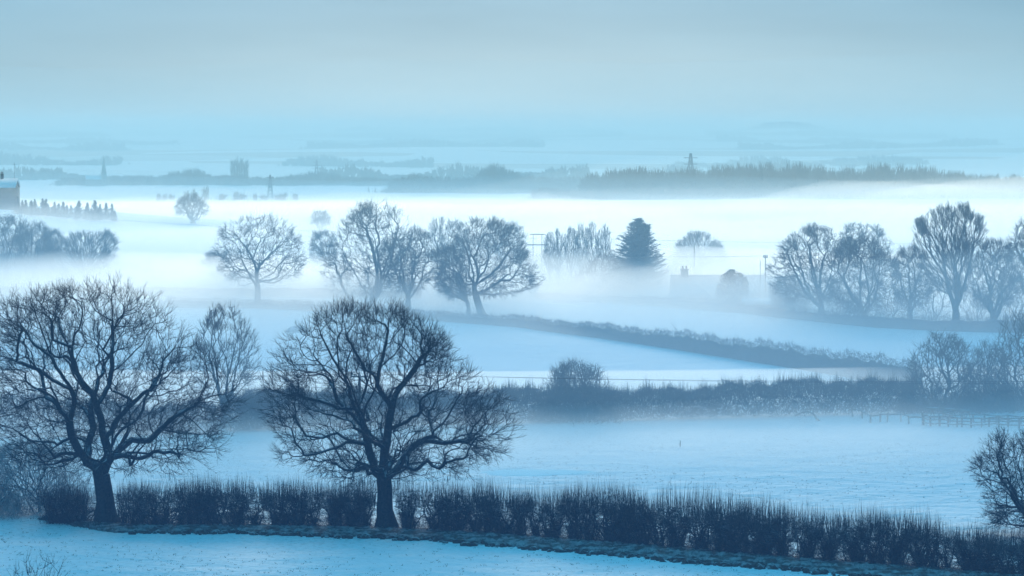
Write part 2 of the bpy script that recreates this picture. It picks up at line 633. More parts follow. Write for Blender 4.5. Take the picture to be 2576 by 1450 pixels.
def crown_points(prof, n, rg, depth=1.0, shell=0.45, clump=0.35, ncl=70, cmix=0.5):
    """points inside a crown given as (height, left, right) rows, in metres from the base"""
    prof = np.array(sorted(prof), float)
    z0, z1 = prof[0, 0], prof[-1, 0]
    out = []
    k = [rg.normal(0, 1, 3) for _ in range(6)]
    ph = rg.uniform(0, 6.28, 6)
    size = max(prof[:, 2] - prof[:, 1]) / 2
    wid = np.interp(np.linspace(z0, z1, 60), prof[:, 0], prof[:, 2] - prof[:, 1])
    wmax = wid.max()
    tot = 0
    cen = csz = None
    if ncl > 0:
        zc = z0 + (z1 - z0) * rg.uniform(0.02, 1.0, ncl)
        lc, rc = np.interp(zc, prof[:, 0], prof[:, 1]), np.interp(zc, prof[:, 0], prof[:, 2])
        ac, uc = rg.uniform(0, 2 * pi, ncl), rg.uniform(0.3, 0.97, ncl) ** 0.5
        cen = np.stack([(lc + rc) / 2 + (rc - lc) / 2 * uc * np.cos(ac), (rc - lc) / 2 * depth * uc * np.sin(ac), zc], 1)
        csz = size * rg.uniform(0.04, 0.10, ncl) * (70 / ncl) ** 0.33
    while tot < n:
        m = n * 3
        z = rg.uniform(z0, z1, m)
        l = np.interp(z, prof[:, 0], prof[:, 1])
        r = np.interp(z, prof[:, 0], prof[:, 2])
        keep = rg.uniform(0, wmax ** 1.6, m) < (r - l) ** 1.6
        a = rg.uniform(0, 2 * pi, m)
        # a little closer to the outer shell; top shell as well
        u = rg.uniform(0, 1, m) ** shell
        hw = (r - l) / 2
        x = (l + r) / 2 + hw * u * np.cos(a)
        y = hw * depth * u * np.sin(a)
        P = np.stack([x, y, z], 1)
        if cen is not None:
            j = rg.integers(0, len(cen), m)
            Q = cen[j] + rg.normal(0, 1, (m, 3)) * csz[j][:, None]
            pick = rg.uniform(0, 1, m) < cmix
            P = np.where(pick[:, None], Q, P)
            keep = keep | pick
            zq = P[:, 2]
            lq = np.interp(zq, prof[:, 0], prof[:, 1]) - 0.03 * size
            rq = np.interp(zq, prof[:, 0], prof[:, 2]) + 0.03 * size
            keep &= (P[:, 0] > lq) & (P[:, 0] < rq) & (zq > z0) & (zq < z1 + 0.03 * (z1 - z0))
        f = sum(np.sin((P @ kk) * (4.2 / size) + p) for kk, p in zip(k, ph)) / 3.0
        keep &= f > -1.2 + clump * 2 * rg.uniform(0, 1, m)
        P = P[keep]
        out.append(P)
        tot += len(P)
    return np.vstack(out)[:n]


def grow(S, Spar, P, bf, first=0, pull=None):
    """every point joins the tree where its way to the root is cheapest"""
    ns, n = len(S), len(P)
    pos = np.vstack([S, P])
    par = np.full(ns + n, -1)
    par[:ns] = Spar
    pl = np.zeros(ns + n)
    for i in range(ns):
        if Spar[i] >= 0:
            pl[i] = pl[Spar[i]] + np.linalg.norm(S[i] - S[Spar[i]])
    can = np.arange(first, ns)
    best = np.full(n, np.inf)
    bi = np.zeros(n, int)
    for c in can:
        d = np.linalg.norm(P - S[c], axis=1)
        cst = d + bf * pl[c]
        w = cst < best
        best[w] = cst[w]
        bi[w] = c
    order = list(range(ns))
    live = best.copy()
    Px, Py, Pz = P[:, 0].copy(), P[:, 1].copy(), P[:, 2].copy()
    for _ in range(n):
        i = int(np.argmin(live))
        j = bi[i]
        g = ns + i
        par[g] = j
        pl[g] = pl[j] + math.sqrt(((pos[g] - pos[j]) ** 2).sum())
        order.append(g)
        live[i] = np.inf
        dx = Px - Px[i]
        dy = Py - Py[i]
        dz = Pz - Pz[i]
        cst = np.sqrt(dx * dx + dy * dy + dz * dz) + bf * pl[g]
        w = cst < live
        w &= np.isfinite(live)
        live[w] = cst[w]
        bi[w] = g
    order = np.array(order)
    inv = np.empty(ns + n, int)
    inv[order] = np.arange(ns + n)
    pos = pos[order]
    par = par[order]
    par = np.where(par >= 0, inv[par], -1)
    return pos, par


def tree_parts(S, Spar, prof, N, rg, trunk_r, tip_r=0.011, bf=0.35, first=0, depth=0.95, shell=0.5, clump=0.35,
               twigs=2, tl=0.7, thick=0.045, smooth=2, flare=1.35, up=0.3, side=1, twig_r=0.009, ncl=70, cmix=0.5, boost=0.12, epi=0, simple=False):
    P = crown_points(prof, N, rg, depth, shell, clump, ncl, cmix)
    pos, par = grow(S, Spar, P, bf, first)
    n = len(pos)
    ns = len(S)
    kids = np.zeros(n, int)
    np.add.at(kids, par[par >= 0], 1)
    for _ in range(smooth):
        acc = np.zeros_like(pos)
        np.add.at(acc, par[1:], pos[1:])
        q = pos.copy()
        has = (kids > 0) & (np.arange(n) >= ns)
        q[has] = 0.4 * pos[has] + 0.3 * pos[par[has]] + 0.3 * acc[has] / kids[has][:, None]
        pos = q
    tips = np.where(kids == 0, 1.0, 0.0)
    for i in range(n - 1, 0, -1):
        tips[par[i]] += tips[i]
    p = math.log(max(tips[0], 2)) / math.log(trunk_r / tip_r)
    r = tip_r * np.maximum(tips, 1) ** (1 / p)
    r = r * (1 + boost * np.exp(-((np.log(r) - math.log(0.12)) / 0.8) ** 2))
    r[0] = min(r[0], trunk_r * 1.05)
    # heaviest child carries a limb on
    heavy = np.full(n, -1)
    hv = np.zeros(n)
    for i in range(1, n):
        if tips[i] > hv[par[i]]:
            hv[par[i]] = tips[i]
            heavy[par[i]] = i
    tk, cr = MB(), MB()
    isth = r > thick
    for i in range(n):
        if not isth[i]:
            continue
        if i > 0 and heavy[par[i]] == i:
            continue
        ch = [] if i == 0 else [par[i]]
        rr = [] if i == 0 else [r[i] * 1.05]
        j = i
        while j >= 0 and isth[j]:
            ch.append(j)
            rr.append(r[j])
            j = heavy[j]
        if j >= 0:
            ch.append(j)
            rr.append(r[j])
        C = pos[ch].copy()
        rr = np.array(rr)
        if i == 0:
            h = C[:, 2] - C[0, 2]
            rr = rr * (1 + (flare - 1) * np.exp(-h / (1.2 * trunk_r)) * 1.6)
            C[0, 2] -= 0.25
        tk.sweep(C, rr, 9 if rr.max() > 0.2 else (6 if rr.max() > 0.09 else 5))
    thin = np.where(~isth & (np.arange(n) > 0))[0]
    thin = thin[~isth[thin]]
    cr.segs(pos[par[thin]], pos[thin], np.minimum(r[par[thin]], r[thin] * 1.35), r[thin], 3)
    if epi:
        # short twiggy growth along the limbs
        f = np.repeat(np.where((r > 0.05) & (pos[:, 2] > 2.2))[0], epi)
        q = len(f)
        d = unit(rg.normal(0, 1, (q, 3)) + np.array([0, 0, 0.25]))
        A = pos[f] + d * r[f][:, None] * 0.6
        B = A + d * rg.uniform(0.2, 0.55, q)[:, None]
        cr.segs(A, B, twig_r, twig_r * 0.7, 3)
        cr.segs(B, B + unit(d + rg.normal(0, 0.6, (q, 3))) * rg.uniform(0.15, 0.4, q)[:, None], twig_r * 0.7, 0, 3, cone=True)
    # fine twigs
    cen = np.array([0, 0, prof_mid(prof)])
    fine = thin[r[thin] < tip_r * 2.3]
    if len(fine) and twigs > 0:
        f = np.repeat(fine, twigs)
        P0 = pos[f]
        d0 = unit(pos[f] - pos[par[f]])
        o0 = unit(pos[f] - cen)
        m = len(f)
        d = unit(0.7 * d0 + 0.5 * o0 + rg.normal(0, 0.42, (m, 3)) + np.array([0, 0, up]))
        L = tl * rg.uniform(0.5, 1.25, m)[:, None]
        P1 = P0 + d * L * 0.5
        d2 = unit(d + rg.normal(0, 0.3, (m, 3)) + np.array([0, 0, up * 0.6]))
        P2 = P1 + d2 * L * 0.5
        if simple:
            cr.segs(P0, P2, twig_r, 0, 3, cone=True)
        else:
            cr.segs(P0, P1, twig_r, twig_r * 0.8, 3)
            cr.segs(P1, P2, twig_r * 0.8, 0, 3, cone=True)
        for _ in range(side):
            d3 = unit(d + rg.normal(0, 0.6, (m, 3)) + np.array([0, 0, up * 0.6]))
            cr.segs(P1, P1 + d3 * L * 0.45, twig_r * 0.75, 0, 3, cone=True)
    return tk, cr


def prof_mid(prof):
    z = [q[0] for q in prof]
    return min(z) + 0.35 * (max(z) - min(z))


def skeleton(paths, scale, base, rg, depths=None, jit=0.04, step=0.4):
    """traced limbs (pixels) to start nodes; each path begins on a point of an earlier one"""
    S, par = [], []
    for k, path in enumerate(paths):
        dep = path[0] if not hasattr(path[0], '__len__') else 0.0
        pts = [q for q in path if hasattr(q, '__len__')]
        A = np.array([[(x - base[0]) * scale, 0, (base[1] - y) * scale] for x, y in pts])
        ln = np.concatenate([[0], np.cumsum(np.linalg.norm(np.diff(A, axis=0), axis=1))])
        if k == 0:
            A[:, 1] = 0
            C = spline(A, step)
            for i, c in enumerate(C):
                S.append(c)
                par.append(len(S) - 2)
            continue
        Sa = np.array(S)
        dd = np.hypot(Sa[:, 0] - A[0, 0], Sa[:, 2] - A[0, 2])
        j = int(np.argmin(dd))
        A[:, 1] = Sa[j, 1] + dep * ln + 0.25 * np.sin(ln * 1.3 + k)* np.minimum(1, ln)
        A[0] = Sa[j]
        C = spline(A, step, jit, rg)[1:]
        p = j
        for c in C:
            S.append(c)
            par.append(p)
            p = len(S) - 1
    return np.array(S), np.array(par)


def place_tree(name, label, cat, base_px, tk, cr, group=None, tm='bark', cm='twig', rz=0.0, Y=None, px=None):
    b = gp(*base_px) if Y is None else np.array([px[0], Y, 0.0])
    b[2] = tz(b[0], b[1])
    e = empty(name, b, rz, label, cat, group)
    link('trunk', tk.mesh('trunk', True), M[tm], e)
    tag(link('crown', cr.mesh('crown'), M[cm], e), kind='stuff')
    return e


def mpp(py):
    """metres per pixel on the ground under a pixel row"""
    d = pray(1288, py)
    return (-HC / d[2]) / F


def prof_px(rows, base, s):
    return [((base[1] - y) * s, (l - base[0]) * s, (r - base[0]) * s) for y, l, r in rows]


def Z4(pts):      # traced in an enlargement of the left tree
    return [(x * 0.5195, 696.6 + y * 0.5195) for x, y in pts]


def Z5(pts):      # traced in an enlargement of the middle tree
    return [(626.9 + x * 0.5195, 696.6 + y * 0.5195) for x, y in pts]


def hero_left():
    rg = np.random.default_rng(11)
    base = (267, 1318)
    s = mpp(base[1])
    paths = [
        [(267, 1318), (266, 1290)] + Z4([(510, 1080), (497, 990), (488, 935)]),
        [0.0] + Z4([(488, 935), (425, 892), (388, 835), (352, 770), (345, 700), (365, 620), (345, 540), (300, 460), (250, 380), (215, 280), (180, 170)]),
        [-0.2] + Z4([(488, 935), (530, 870), (515, 780), (500, 700), (480, 620), (460, 550), (420, 500), (372, 400), (380, 300), (400, 200)]),
        [0.5] + Z4([(425, 892), (360, 857), (290, 860), (250, 890), (200, 920)]),
        [0.4] + Z4([(345, 700), (300, 650), (250, 600), (180, 590), (60, 640)]),
        [-0.3] + Z4([(345, 540), (290, 510), (200, 450), (100, 400), (0, 360)]),
        [-0.5] + Z4([(352, 770), (310, 790), (260, 830), (180, 880)]),
        [0.3] + Z4([(480, 620), (530, 520), (545, 400), (540, 250), (535, 90)]),
        [0.3] + Z4([(540, 450), (620, 400), (700, 300), (760, 180)]),
        [-0.4] + Z4([(513, 760), (570, 700), (640, 620), (720, 550), (820, 480), (920, 380)]),
        [0.25] + Z4([(530, 870), (600, 820), (640, 790), (720, 795), (770, 740), (850, 680), (980, 600), (1080, 580)]),
        [-0.45] + Z4([(530, 870), (640, 855), (700, 870), (760, 830), (850, 830), (960, 850), (1040, 900)]),
        [0.6] + Z4([(425, 892), (425, 800), (440, 740), (420, 660), (440, 560)]),
        [-0.2] + Z4([(770, 740), (900, 760), (1060, 760)]),
        [0.5] + Z4([(250, 380), (170, 330), (90, 230)]),
        [-0.3] + Z4([(545, 400), (480, 300), (470, 180)]),
        [0.3] + Z4([(720, 550), (800, 560), (960, 500)]),
    ]
    S, par = skeleton(paths, s, base, rg)
    prof = prof_px([(716, 220, 290), (730, 70, 390), (760, 0, 425), (800, -35, 445), (850, -45, 492), (900, -50, 540), (950, -55, 575),
                    (1000, -50, 598), (1050, -40, 596), (1100, -15, 580), (1150, 20, 545), (1185, 70, 480)], base, s)
    tk, cr = tree_parts(S, par, prof, 5600, rg, 0.56, bf=0.20, first=14, twigs=3, tl=0.85, side=1, twig_r=0.0100, depth=0.85, clump=0.6, thick=0.05, ncl=150, cmix=0.5, boost=0.25, epi=5, flare=1.6)
    return place_tree('oak_tree', 'broad bare oak with forked trunk beside the frosted scrub at the hedge end', 'tree', base, tk, cr)


def hero_mid():
    rg = np.random.default_rng(23)
    base = (972, 1331)
    s = mpp(base[1])
    paths = [
        [(972, 1331), (970, 1300)] + Z5([(655, 1130), (657, 1045), (652, 990)]),
        [0.1] + Z5([(652, 990), (612, 940), (590, 880), (575, 810), (560, 740), (540, 680), (500, 640), (430, 640), (330, 600), (200, 580), (90, 560)]),
        [-0.15] + Z5([(652, 990), (650, 900), (665, 830), (672, 740), (690, 640), (670, 590), (630, 520), (612, 470), (570, 440), (530, 380), (480, 270)]),
        [0.15] + Z5([(652, 990), (720, 920), (770, 850), (830, 800), (900, 805), (960, 812), (1020, 800), (1070, 795), (1075, 755), (1130, 690), (1210, 590)]),
        [-0.5] + Z5([(575, 810), (520, 795), (470, 800), (430, 820), (370, 835), (300, 850), (180, 860)]),
        [0.35] + Z5([(560, 740), (480, 650), (420, 610), (410, 550), (380, 480), (260, 350)]),
        [-0.3] + Z5([(540, 680), (490, 600), (480, 510), (430, 420), (390, 350), (345, 240)]),
        [0.35] + Z5([(690, 640), (720, 550), (780, 480), (830, 400), (880, 290)]),
        [-0.35] + Z5([(672, 740), (740, 710), (800, 670), (835, 640), (830, 600), (900, 540), (1010, 500)]),
        [0.2] + Z5([(630, 520), (640, 440), (660, 350), (680, 200)]),
        [0.3] + Z5([(835, 640), (900, 690), (960, 710), (1080, 640)]),
        [-0.4] + Z5([(1020, 800), (1100, 820), (1180, 840), (1250, 860)]),
        [0.5] + Z5([(830, 800), (880, 780), (1000, 840), (1100, 850)]),
        [-0.5] + Z5([(905, 805), (940, 880), (1000, 900), (1080, 970)]),
        [0.5] + Z5([(720, 920), (800, 905), (900, 910), (1000, 960)]),
        [-0.6] + Z5([(612, 940), (560, 965), (530, 975)]),
        [0.5] + Z5([(430, 820), (410, 880), (405, 970)]),
        [-0.3] + Z5([(480, 510), (380, 430), (220, 420), (110, 440)]),
        [0.4] + Z5([(640, 440), (740, 330), (760, 220)]),
    ]
    S, par = skeleton(paths, s, base, rg)
    prof = prof_px([(776, 840, 1005), (800, 790, 1050), (830, 745, 1105), (880, 695, 1130), (920, 675, 1190), (960, 662, 1225),
                    (1000, 655, 1285), (1050, 660, 1312), (1100, 690, 1288), (1150, 700, 1265), (1180, 760, 1200), (1205, 850, 1150)], base, s)
    tk, cr = tree_parts(S, par, prof, 5500, rg, 0.50, bf=0.18, first=14, twigs=3, tl=0.82, side=1, twig_r=0.0100, depth=0.8, clump=0.65, thick=0.045, ncl=150, cmix=0.5, boost=0.25, epi=5, flare=1.6)
    return place_tree('oak_tree', 'rounded bare oak with three gnarled limbs rising out of the clipped hedge', 'tree', base, tk, cr)


hero_left()
hero_mid()


def simple_tree(label, base, rows, seed, N=1300, trunk=0.42, fork=0.25, lean=0.0, bf=0.22, name='oak_tree', group=None, limbs=8,
                twigs=3, tl=1.0, upr=0.15, shell=0.5, clump=0.5, depth=0.9, s=None, stems=1, side=1, Y=None, tip=0.013, twig_r=0.021, cm='twig'):
    """bare tree whose crown outline was traced from the photograph"""
    rg = np.random.default_rng(seed)
    bx, by = base
    if Y is not None:
        s = Y / F
    elif s is None:
        s = mpp(by)
    prof = prof_px(rows, base, s)
    H = max(q[0] for q in prof)
    zf = fork * H
    S, par = [], []
    for st in range(stems):
        off = np.array([0, 0, 0.0]) if stems == 1 else np.array([rg.normal(0, 0.25), rg.normal(0, 0.25), 0])
        top = np.array([lean * zf + (rg.normal(0, 0.18) * zf if stems > 1 else 0), rg.normal(0, 0.1) * zf, zf])
        C = spline([off, off * 0.6 + top * 0.5 + rg.normal(0, 0.06, 3), top], 0.4)
        for i, c in enumerate(C):
            S.append(c)
            par.append(-1 if (len(S) == 1) else (0 if i == 0 else len(S) - 2))
    last = len(S) - 1
    pr = np.array(sorted(prof))
    for k in range(limbs):
        a = 2 * pi * k / limbs + rg.uniform(-0.4, 0.4)
        zt = rg.uniform(0.5 if upr > 0.45 else 0.36, 0.85) * H
        l, r = np.interp(zt, pr[:, 0], pr[:, 1]), np.interp(zt, pr[:, 0], pr[:, 2])
        q = np.array([(l + r) / 2 + (r - l) / 2 * 0.68 * cos(a), (r - l) / 2 * 0.68 * depth * sin(a), zt])
        st = last - int(rg.integers(0, max(1, min(4, last))))
        p0 = S[st]
        mid = p0 * 0.5 + q * 0.5 + rg.normal(0, 0.05, 3) * H - np.array([0, 0, 0.03 * H * (1 if upr < 0.5 else -1)])
        C = spline([p0, mid, q], 0.5, 0.06, rg)[1:]
        p = st
        for c in C:
            S.append(c)
            par.append(p)
            p = len(S) - 1
    S, par = np.array(S), np.array(par)
    tk, cr = tree_parts(S, par, prof, int(N * 1.35), rg, trunk, tip_r=tip, bf=bf, first=max(0, last - 3), depth=depth, shell=shell, clump=clump, twigs=twigs, tl=tl,
                        thick=0.06, up=upr, side=side, twig_r=twig_r, simple=seed != 82)
    if Y is not None:
        P = pt(bx, by, Y)
        return place_tree(name, label, 'tree', base, tk, cr, group, cm=cm, Y=Y, px=(P[0],))
    return place_tree(name, label, 'tree', base, tk, cr, group, cm=cm)


G2 = 'oaks along the far hedge'
simple_tree('solitary bare oak with open rounded crown standing alone in the misty far hedge', (648, 772),
            [(548, 622, 700), (570, 562, 738), (600, 542, 755), (640, 531, 765), (680, 545, 765), (705, 580, 740)], 31, fork=0.30, trunk=0.45, clump=0.6, N=1200, group=G2)
simple_tree('tallest bare oak of the trio on the far hedge, domed crown', (935, 777),
            [(517, 905, 970), (540, 880, 1020), (570, 855, 1040), (600, 835, 1045), (640, 810, 1055), (690, 800, 1050), (720, 815, 1030), (748, 850, 990)], 32, fork=0.14, trunk=0.6, N=1900, group=G2)
simple_tree('smaller bare oak between the two big oaks on the far hedge', (1027, 787),
            [(580, 1000, 1060), (610, 965, 1085), (650, 950, 1092), (700, 960, 1085), (735, 990, 1060)], 33, fork=0.26, trunk=0.40, N=1200, group=G2)
simple_tree('wide spreading bare oak with leaning trunk at the end of the oak trio', (1212, 795),
            [(560, 1180, 1270), (590, 1135, 1310), (630, 1115, 1325), (670, 1105, 1345), (700, 1095, 1365), (725, 1115, 1350), (748, 1170, 1280)], 34, fork=0.32, lean=-0.28, trunk=0.5, N=1900, group=G2, depth=0.75)
simple_tree('slim low oak close beside the leaning oak trunk', (1178, 791),
            [(625, 1100, 1150), (660, 1085, 1175), (700, 1085, 1185), (735, 1100, 1180), (752, 1140, 1185)], 35, fork=0.2, trunk=0.28, N=900, group=G2)

G3 = 'bare trees behind the snowy pasture'
simple_tree('bare oak with contorted limbs next to the snow roofed shed', (2065, 802),
            [(573, 2030, 2080), (600, 1982, 2115), (640, 1948, 2125), (690, 1925, 2130), (740, 1950, 2110), (760, 1990, 2090)], 41, fork=0.2, trunk=0.48, N=1700, group=G3)
simple_tree('dense twin stemmed bare tree in the belt, next to the contorted oak', (2175, 816),
            [(605, 2130, 2200), (650, 2085, 2248), (700, 2072, 2260), (750, 2090, 2245), (785, 2130, 2220)], 42, fork=0.16, trunk=0.4, N=1700, stems=2, group=G3)
simple_tree('pale bare tree half hidden behind the belt beyond the pasture', (2165, 745),
            [(568, 2130, 2205), (600, 2105, 2235), (650, 2100, 2245), (700, 2120, 2230)], 43, fork=0.2, trunk=0.4, N=1000, group=G3)
simple_tree('low ivy dark tree in the belt under the tall fan shaped tree', (2290, 815),
            [(625, 2270, 2310), (660, 2245, 2335), (720, 2240, 2345), (770, 2255, 2330)], 44, fork=0.18, trunk=0.3, N=1100, group=G3)
simple_tree('tallest tree of the belt, upright fan of bare branches', (2405, 832),
            [(524, 2360, 2432), (550, 2315, 2462), (590, 2292, 2475), (640, 2292, 2455), (690, 2325, 2440), (740, 2360, 2430)], 45, fork=0.22, trunk=0.5, N=2000, bf=0.6, upr=0.7, limbs=8, group=G3)
simple_tree('bare oak with low forked trunk beside the fan shaped tree', (2495, 832),
            [(612, 2480, 2530), (640, 2445, 2550), (690, 2432, 2560), (740, 2440, 2558), (770, 2460, 2540)], 46, fork=0.18, trunk=0.45, N=1500, group=G3)
simple_tree('bare oak closing the belt next to the oak with low fork', (2598, 822),
            [(560, 2565, 2630), (600, 2535, 2660), (650, 2525, 2670), (700, 2540, 2660), (750, 2560, 2640)], 47, fork=0.2, trunk=0.45, N=1300, group=G3)

G4 = 'trees by the poles in the fog'
simple_tree('pale multi stemmed bare tree by the pole with the transformer', (215, 713),
            [(590, 175, 285), (615, 165, 300), (650, 172, 292), (680, 185, 262)], 51, fork=0.1, trunk=0.4, N=1300, bf=0.5, upr=0.5, stems=3, group=G4, limbs=7)
for i, (b, rows, lb) in enumerate([
        ((15, 708), [(552, -10, 40), (580, -40, 70), (630, -45, 75), (680, -30, 60)], 'hazy dense bare tree in the clump beside the twin topped pole'),
        ((85, 708), [(563, 55, 110), (590, 35, 130), (640, 30, 140), (685, 45, 125)], 'hazy dense bare tree in the middle of the clump below the conifer row'),
        ((130, 706), [(588, 115, 150), (610, 95, 172), (650, 90, 175), (690, 100, 165)], 'hazy low bare tree at the end of the clump next to the multi stemmed tree'),
        ((-60, 708), [(556, -85, -30), (590, -110, -10), (650, -115, -5), (685, -100, -20)], 'hazy dense bare tree in the clump straight below the tall plain house')]):
    simple_tree(lb, b, rows, 60 + i, N=1400, fork=0.15, trunk=0.4, group=G4, twigs=3, clump=0.2, shell=0.7)

G5 = 'ghostly trees in the fog'
simple_tree('ghostly bare tree in fog peeping over the gap in the oak trio', (1120, 712),
            [(556, 1090, 1160), (580, 1072, 1185), (620, 1070, 1190), (670, 1085, 1175)], 71, N=900, group=G5, upr=0.5)
simple_tree('ghostly bare tree in fog behind the wide leaning oak', (1265, 712),
            [(563, 1230, 1310), (590, 1210, 1325), (640, 1205, 1325), (680, 1220, 1310)], 72, N=900, group=G5, upr=0.5)
simple_tree('ghostly bare tree in fog behind the bungalow chimney', (1757, 702),
            [(590, 1735, 1785), (610, 1708, 1805), (640, 1695, 1825), (670, 1690, 1830)], 73, N=1100, bf=0.6, upr=0.5, limbs=8, fork=0.12, group=G5)
simple_tree('small ghostly tree in fog just short of the tall domed oak', (815, 705),
            [(588, 790, 835), (620, 780, 850), (660, 785, 845)], 74, N=600, group=G5)
simple_tree('small ghostly tree in fog to the side of the solitary oak', (540, 715),
            [(640, 525, 560), (660, 512, 575), (690, 515, 570)], 75, N=500, group=G5)
simple_tree('bushy tree standing in deep fog beyond the conifer row', (485, 600),
            [(530, 470, 498), (545, 448, 515), (560, 440, 526), (580, 445, 522)], 76, N=800, group=G5, fork=0.1, trunk=0.5, tip=0.02, twig_r=0.02)
simple_tree('faint tree far off in deep fog above the solitary oak', (805, 600),
            [(548, 790, 822), (565, 782, 830), (580, 785, 828)], 77, N=400, group=G5, fork=0.1, trunk=0.5, tip=0.02, twig_r=0.02)

simple_tree('hazy upright bare tree behind the two near oaks, in the field hedge', (560, 1078),
            [(782, 540, 590), (805, 508, 620), (840, 488, 645), (880, 482, 655), (930, 488, 660), (980, 500, 655), (1010, 515, 640)], 81, N=650, fork=0.15, trunk=0.26, bf=0.45, upr=0.5, limbs=10, tl=0.8, tip=0.010, twig_r=0.016, twigs=3)
simple_tree('bare oak at the field edge reaching in over the hedge beside the log fence', (2620, 1352),
            [(1080, 2575, 2720), (1105, 2490, 2760), (1140, 2465, 2780), (1190, 2452, 2790), (1230, 2462, 2790), (1270, 2470, 2780), (1310, 2475, 2760), (1330, 2500, 2740)], 82, N=2500, fork=0.1, trunk=0.4,
            limbs=9, tl=0.75, tip=0.010, twig_r=0.010, side=2, twigs=2, clump=0.5)

G6 = 'slender birches in the fog'
for i, (bx, top, l, r) in enumerate([(1383, 590, 1365, 1400), (1404, 585, 1386, 1424), (1437, 578, 1415, 1458), (1462, 568, 1440, 1486), (1490, 565, 1465, 1515), (1520, 572, 1497, 1540)]):
    h = 722 - top
    simple_tree('slender pale bare tree in the misty row beside the cedar', (bx, 722),
                [(top, bx - 5, bx + 6), (top + 0.2 * h, l, r), (top + 0.5 * h, l + 3, r - 3), (top + 0.75 * h, bx - 6, bx + 6)], 90 + i, N=260, fork=0.35, trunk=0.16, bf=0.8, upr=0.8, limbs=3, group=G6, name='birch_tree', twigs=2, tl=0.9, tip=0.016)

# ------------------------------------------------------------------ near hedge, shrub by shrub
def interp_line(line, n):
    L = np.array(line, float)
    d = np.concatenate([[0], np.cumsum(np.hypot(*np.diff(L[:, :2], axis=0).T))])
    t = np.linspace(0, d[-1], n)
    return np.stack([np.interp(t, d, L[:, i]) for i in range(L.shape[1])], 1)


def shrub_parts(seed, h=2.2, w=1.7, shoots=70, sl=1.0, stems=6, dens=1.0, wild=0.0, r=0.011):
    """a laid hedge shrub: crooked stems, a clipped twiggy body and straight young shoots on top"""
    rg = np.random.default_rng(seed)
    st, bd, sh = MB(), MB(), MB()
    nodes = []
    for k in range(stems):
        a = rg.uniform(0, 2 * pi)
        p = np.array([rg.normal(0, 0.12), rg.normal(0, 0.10), -0.15])
        q = np.array([w * 0.5 * rg.uniform(-1, 1), 0.45 * rg.uniform(-1, 1), h * rg.uniform(0.75, 1.0)])
        m1 = p * 0.6 + q * 0.35 + np.array([cos(a) * 0.18, sin(a) * 0.12, 0.1 * h])
        m2 = p * 0.25 + q * 0.75 + rg.normal(0, 0.12, 3)
        C = spline([p, m1, m2, q], 0.18, 0.03, rg)
        st.sweep(C, np.linspace(rg.uniform(0.035, 0.06), 0.014, len(C)), 5)
        nodes.append(C[len(C) // 7:])
    nd = np.vstack(nodes)
    n = int(420 * dens)
    P0 = nd[rg.integers(0, len(nd), n)]
    d = unit(np.stack([rg.normal(0, 1.0, n), rg.normal(0, 0.55, n), rg.normal(0.25, 0.55, n)], 1))
    L = rg.uniform(0.25, 0.7, n)[:, None] * (0.5 + 0.5 * np.minimum(1, P0[:, 2:3] / (0.45 * h)))
    P1 = P0 + d * L
    P1[:, 2] = np.minimum(P1[:, 2], h * rg.uniform(0.95, 1.06, n))
    bd.segs(P0, P1, r * 1.2, r * 0.7, 3)
    for _ in range(2):
        f = rg.uniform(0.3, 1.0, n)[:, None]
        Q0 = P0 + (P1 - P0) * f
        e = unit(np.stack([rg.normal(0, 0.9, n), rg.normal(0, 0.7, n), rg.normal(0.35, 0.6, n)], 1))
        Q1 = Q0 + e * rg.uniform(0.12, 0.4, n)[:, None]
        Q1[:, 2] = np.minimum(Q1[:, 2], h * rg.uniform(0.97, 1.08, n))
        bd.segs(Q0, Q1, r * 0.9, 0, 3, cone=True)
    q = int(150 * dens)
    U = np.stack([rg.normal(0, w * 0.33, q), rg.normal(0, 0.3, q), rg.uniform(-0.1, 0.5, q) * h * 0.5], 1)
    bd.segs(U, U + unit(np.stack([rg.normal(0, .5, q), rg.normal(0, .5, q), rg.uniform(0.3, 1.2, q)], 1)) * rg.uniform(0.25, 0.8, q)[:, None], r * 0.9, 0, 3, cone=True)
    m = int(shoots)
    tp = np.stack([rg.uniform(-w * 0.58, w * 0.58, m), rg.normal(0, 0.28, m), h * rg.uniform(0.72, 1.0, m)], 1)
    top = sl * (0.45 + 0.55 * np.cos(tp[:, 0] / (w * 0.58) * 1.1) * rg.uniform(0.6, 1.25, m)) * rg.uniform(0.55, 1.15, m)
    lean = np.stack([rg.normal(0, 0.09 + wild, m), rg.normal(0, 0.08, m), np.ones(m)], 1)
    mid = tp + lean * (top * 0.5 + 0.12)[:, None]
    end = mid + (lean + rg.normal(0, 0.06, (m, 3))) * (top * 0.55)[:, None]
    sh.segs(tp, mid, r * 0.75, r * 0.6, 3)
    sh.segs(mid, end, r * 0.6, 0, 3, cone=True)
    return st, bd, sh


def hedge_shrub_mesh(seed, **k):
    st, bd, sh = shrub_parts(seed, **k)
    return st.mesh('stem'), bd.mesh('twig_body'), sh.mesh('shoots')


NEAR = [(128, 1314, 2.0, .9), (250, 1322, 2.0, .8), (420, 1326, 2.15, 1.05), (700, 1328, 2.2, 1.15), (950, 1332, 2.2, 1.0), (1200, 1342, 2.3, 1.15), (1500, 1362, 2.45, 1.35),
        (1800, 1388, 2.4, 1.35), (2100, 1414, 2.25, 1.25), (2300, 1430, 2.1, 1.2), (2640, 1458, 1.95, 1.15)]
kinds = []
for i in range(8):
    a, b, c = hedge_shrub_mesh(200 + i, h=2.2 * (0.9 + 0.05 * (i % 5)), w=1.95, shoots=150 + 20 * (i % 3), sl=1.1 + 0.15 * (i % 3 - 1), stems=9 + i % 3, dens=1.3, r=0.0085)
    kinds.append((a, b, c))


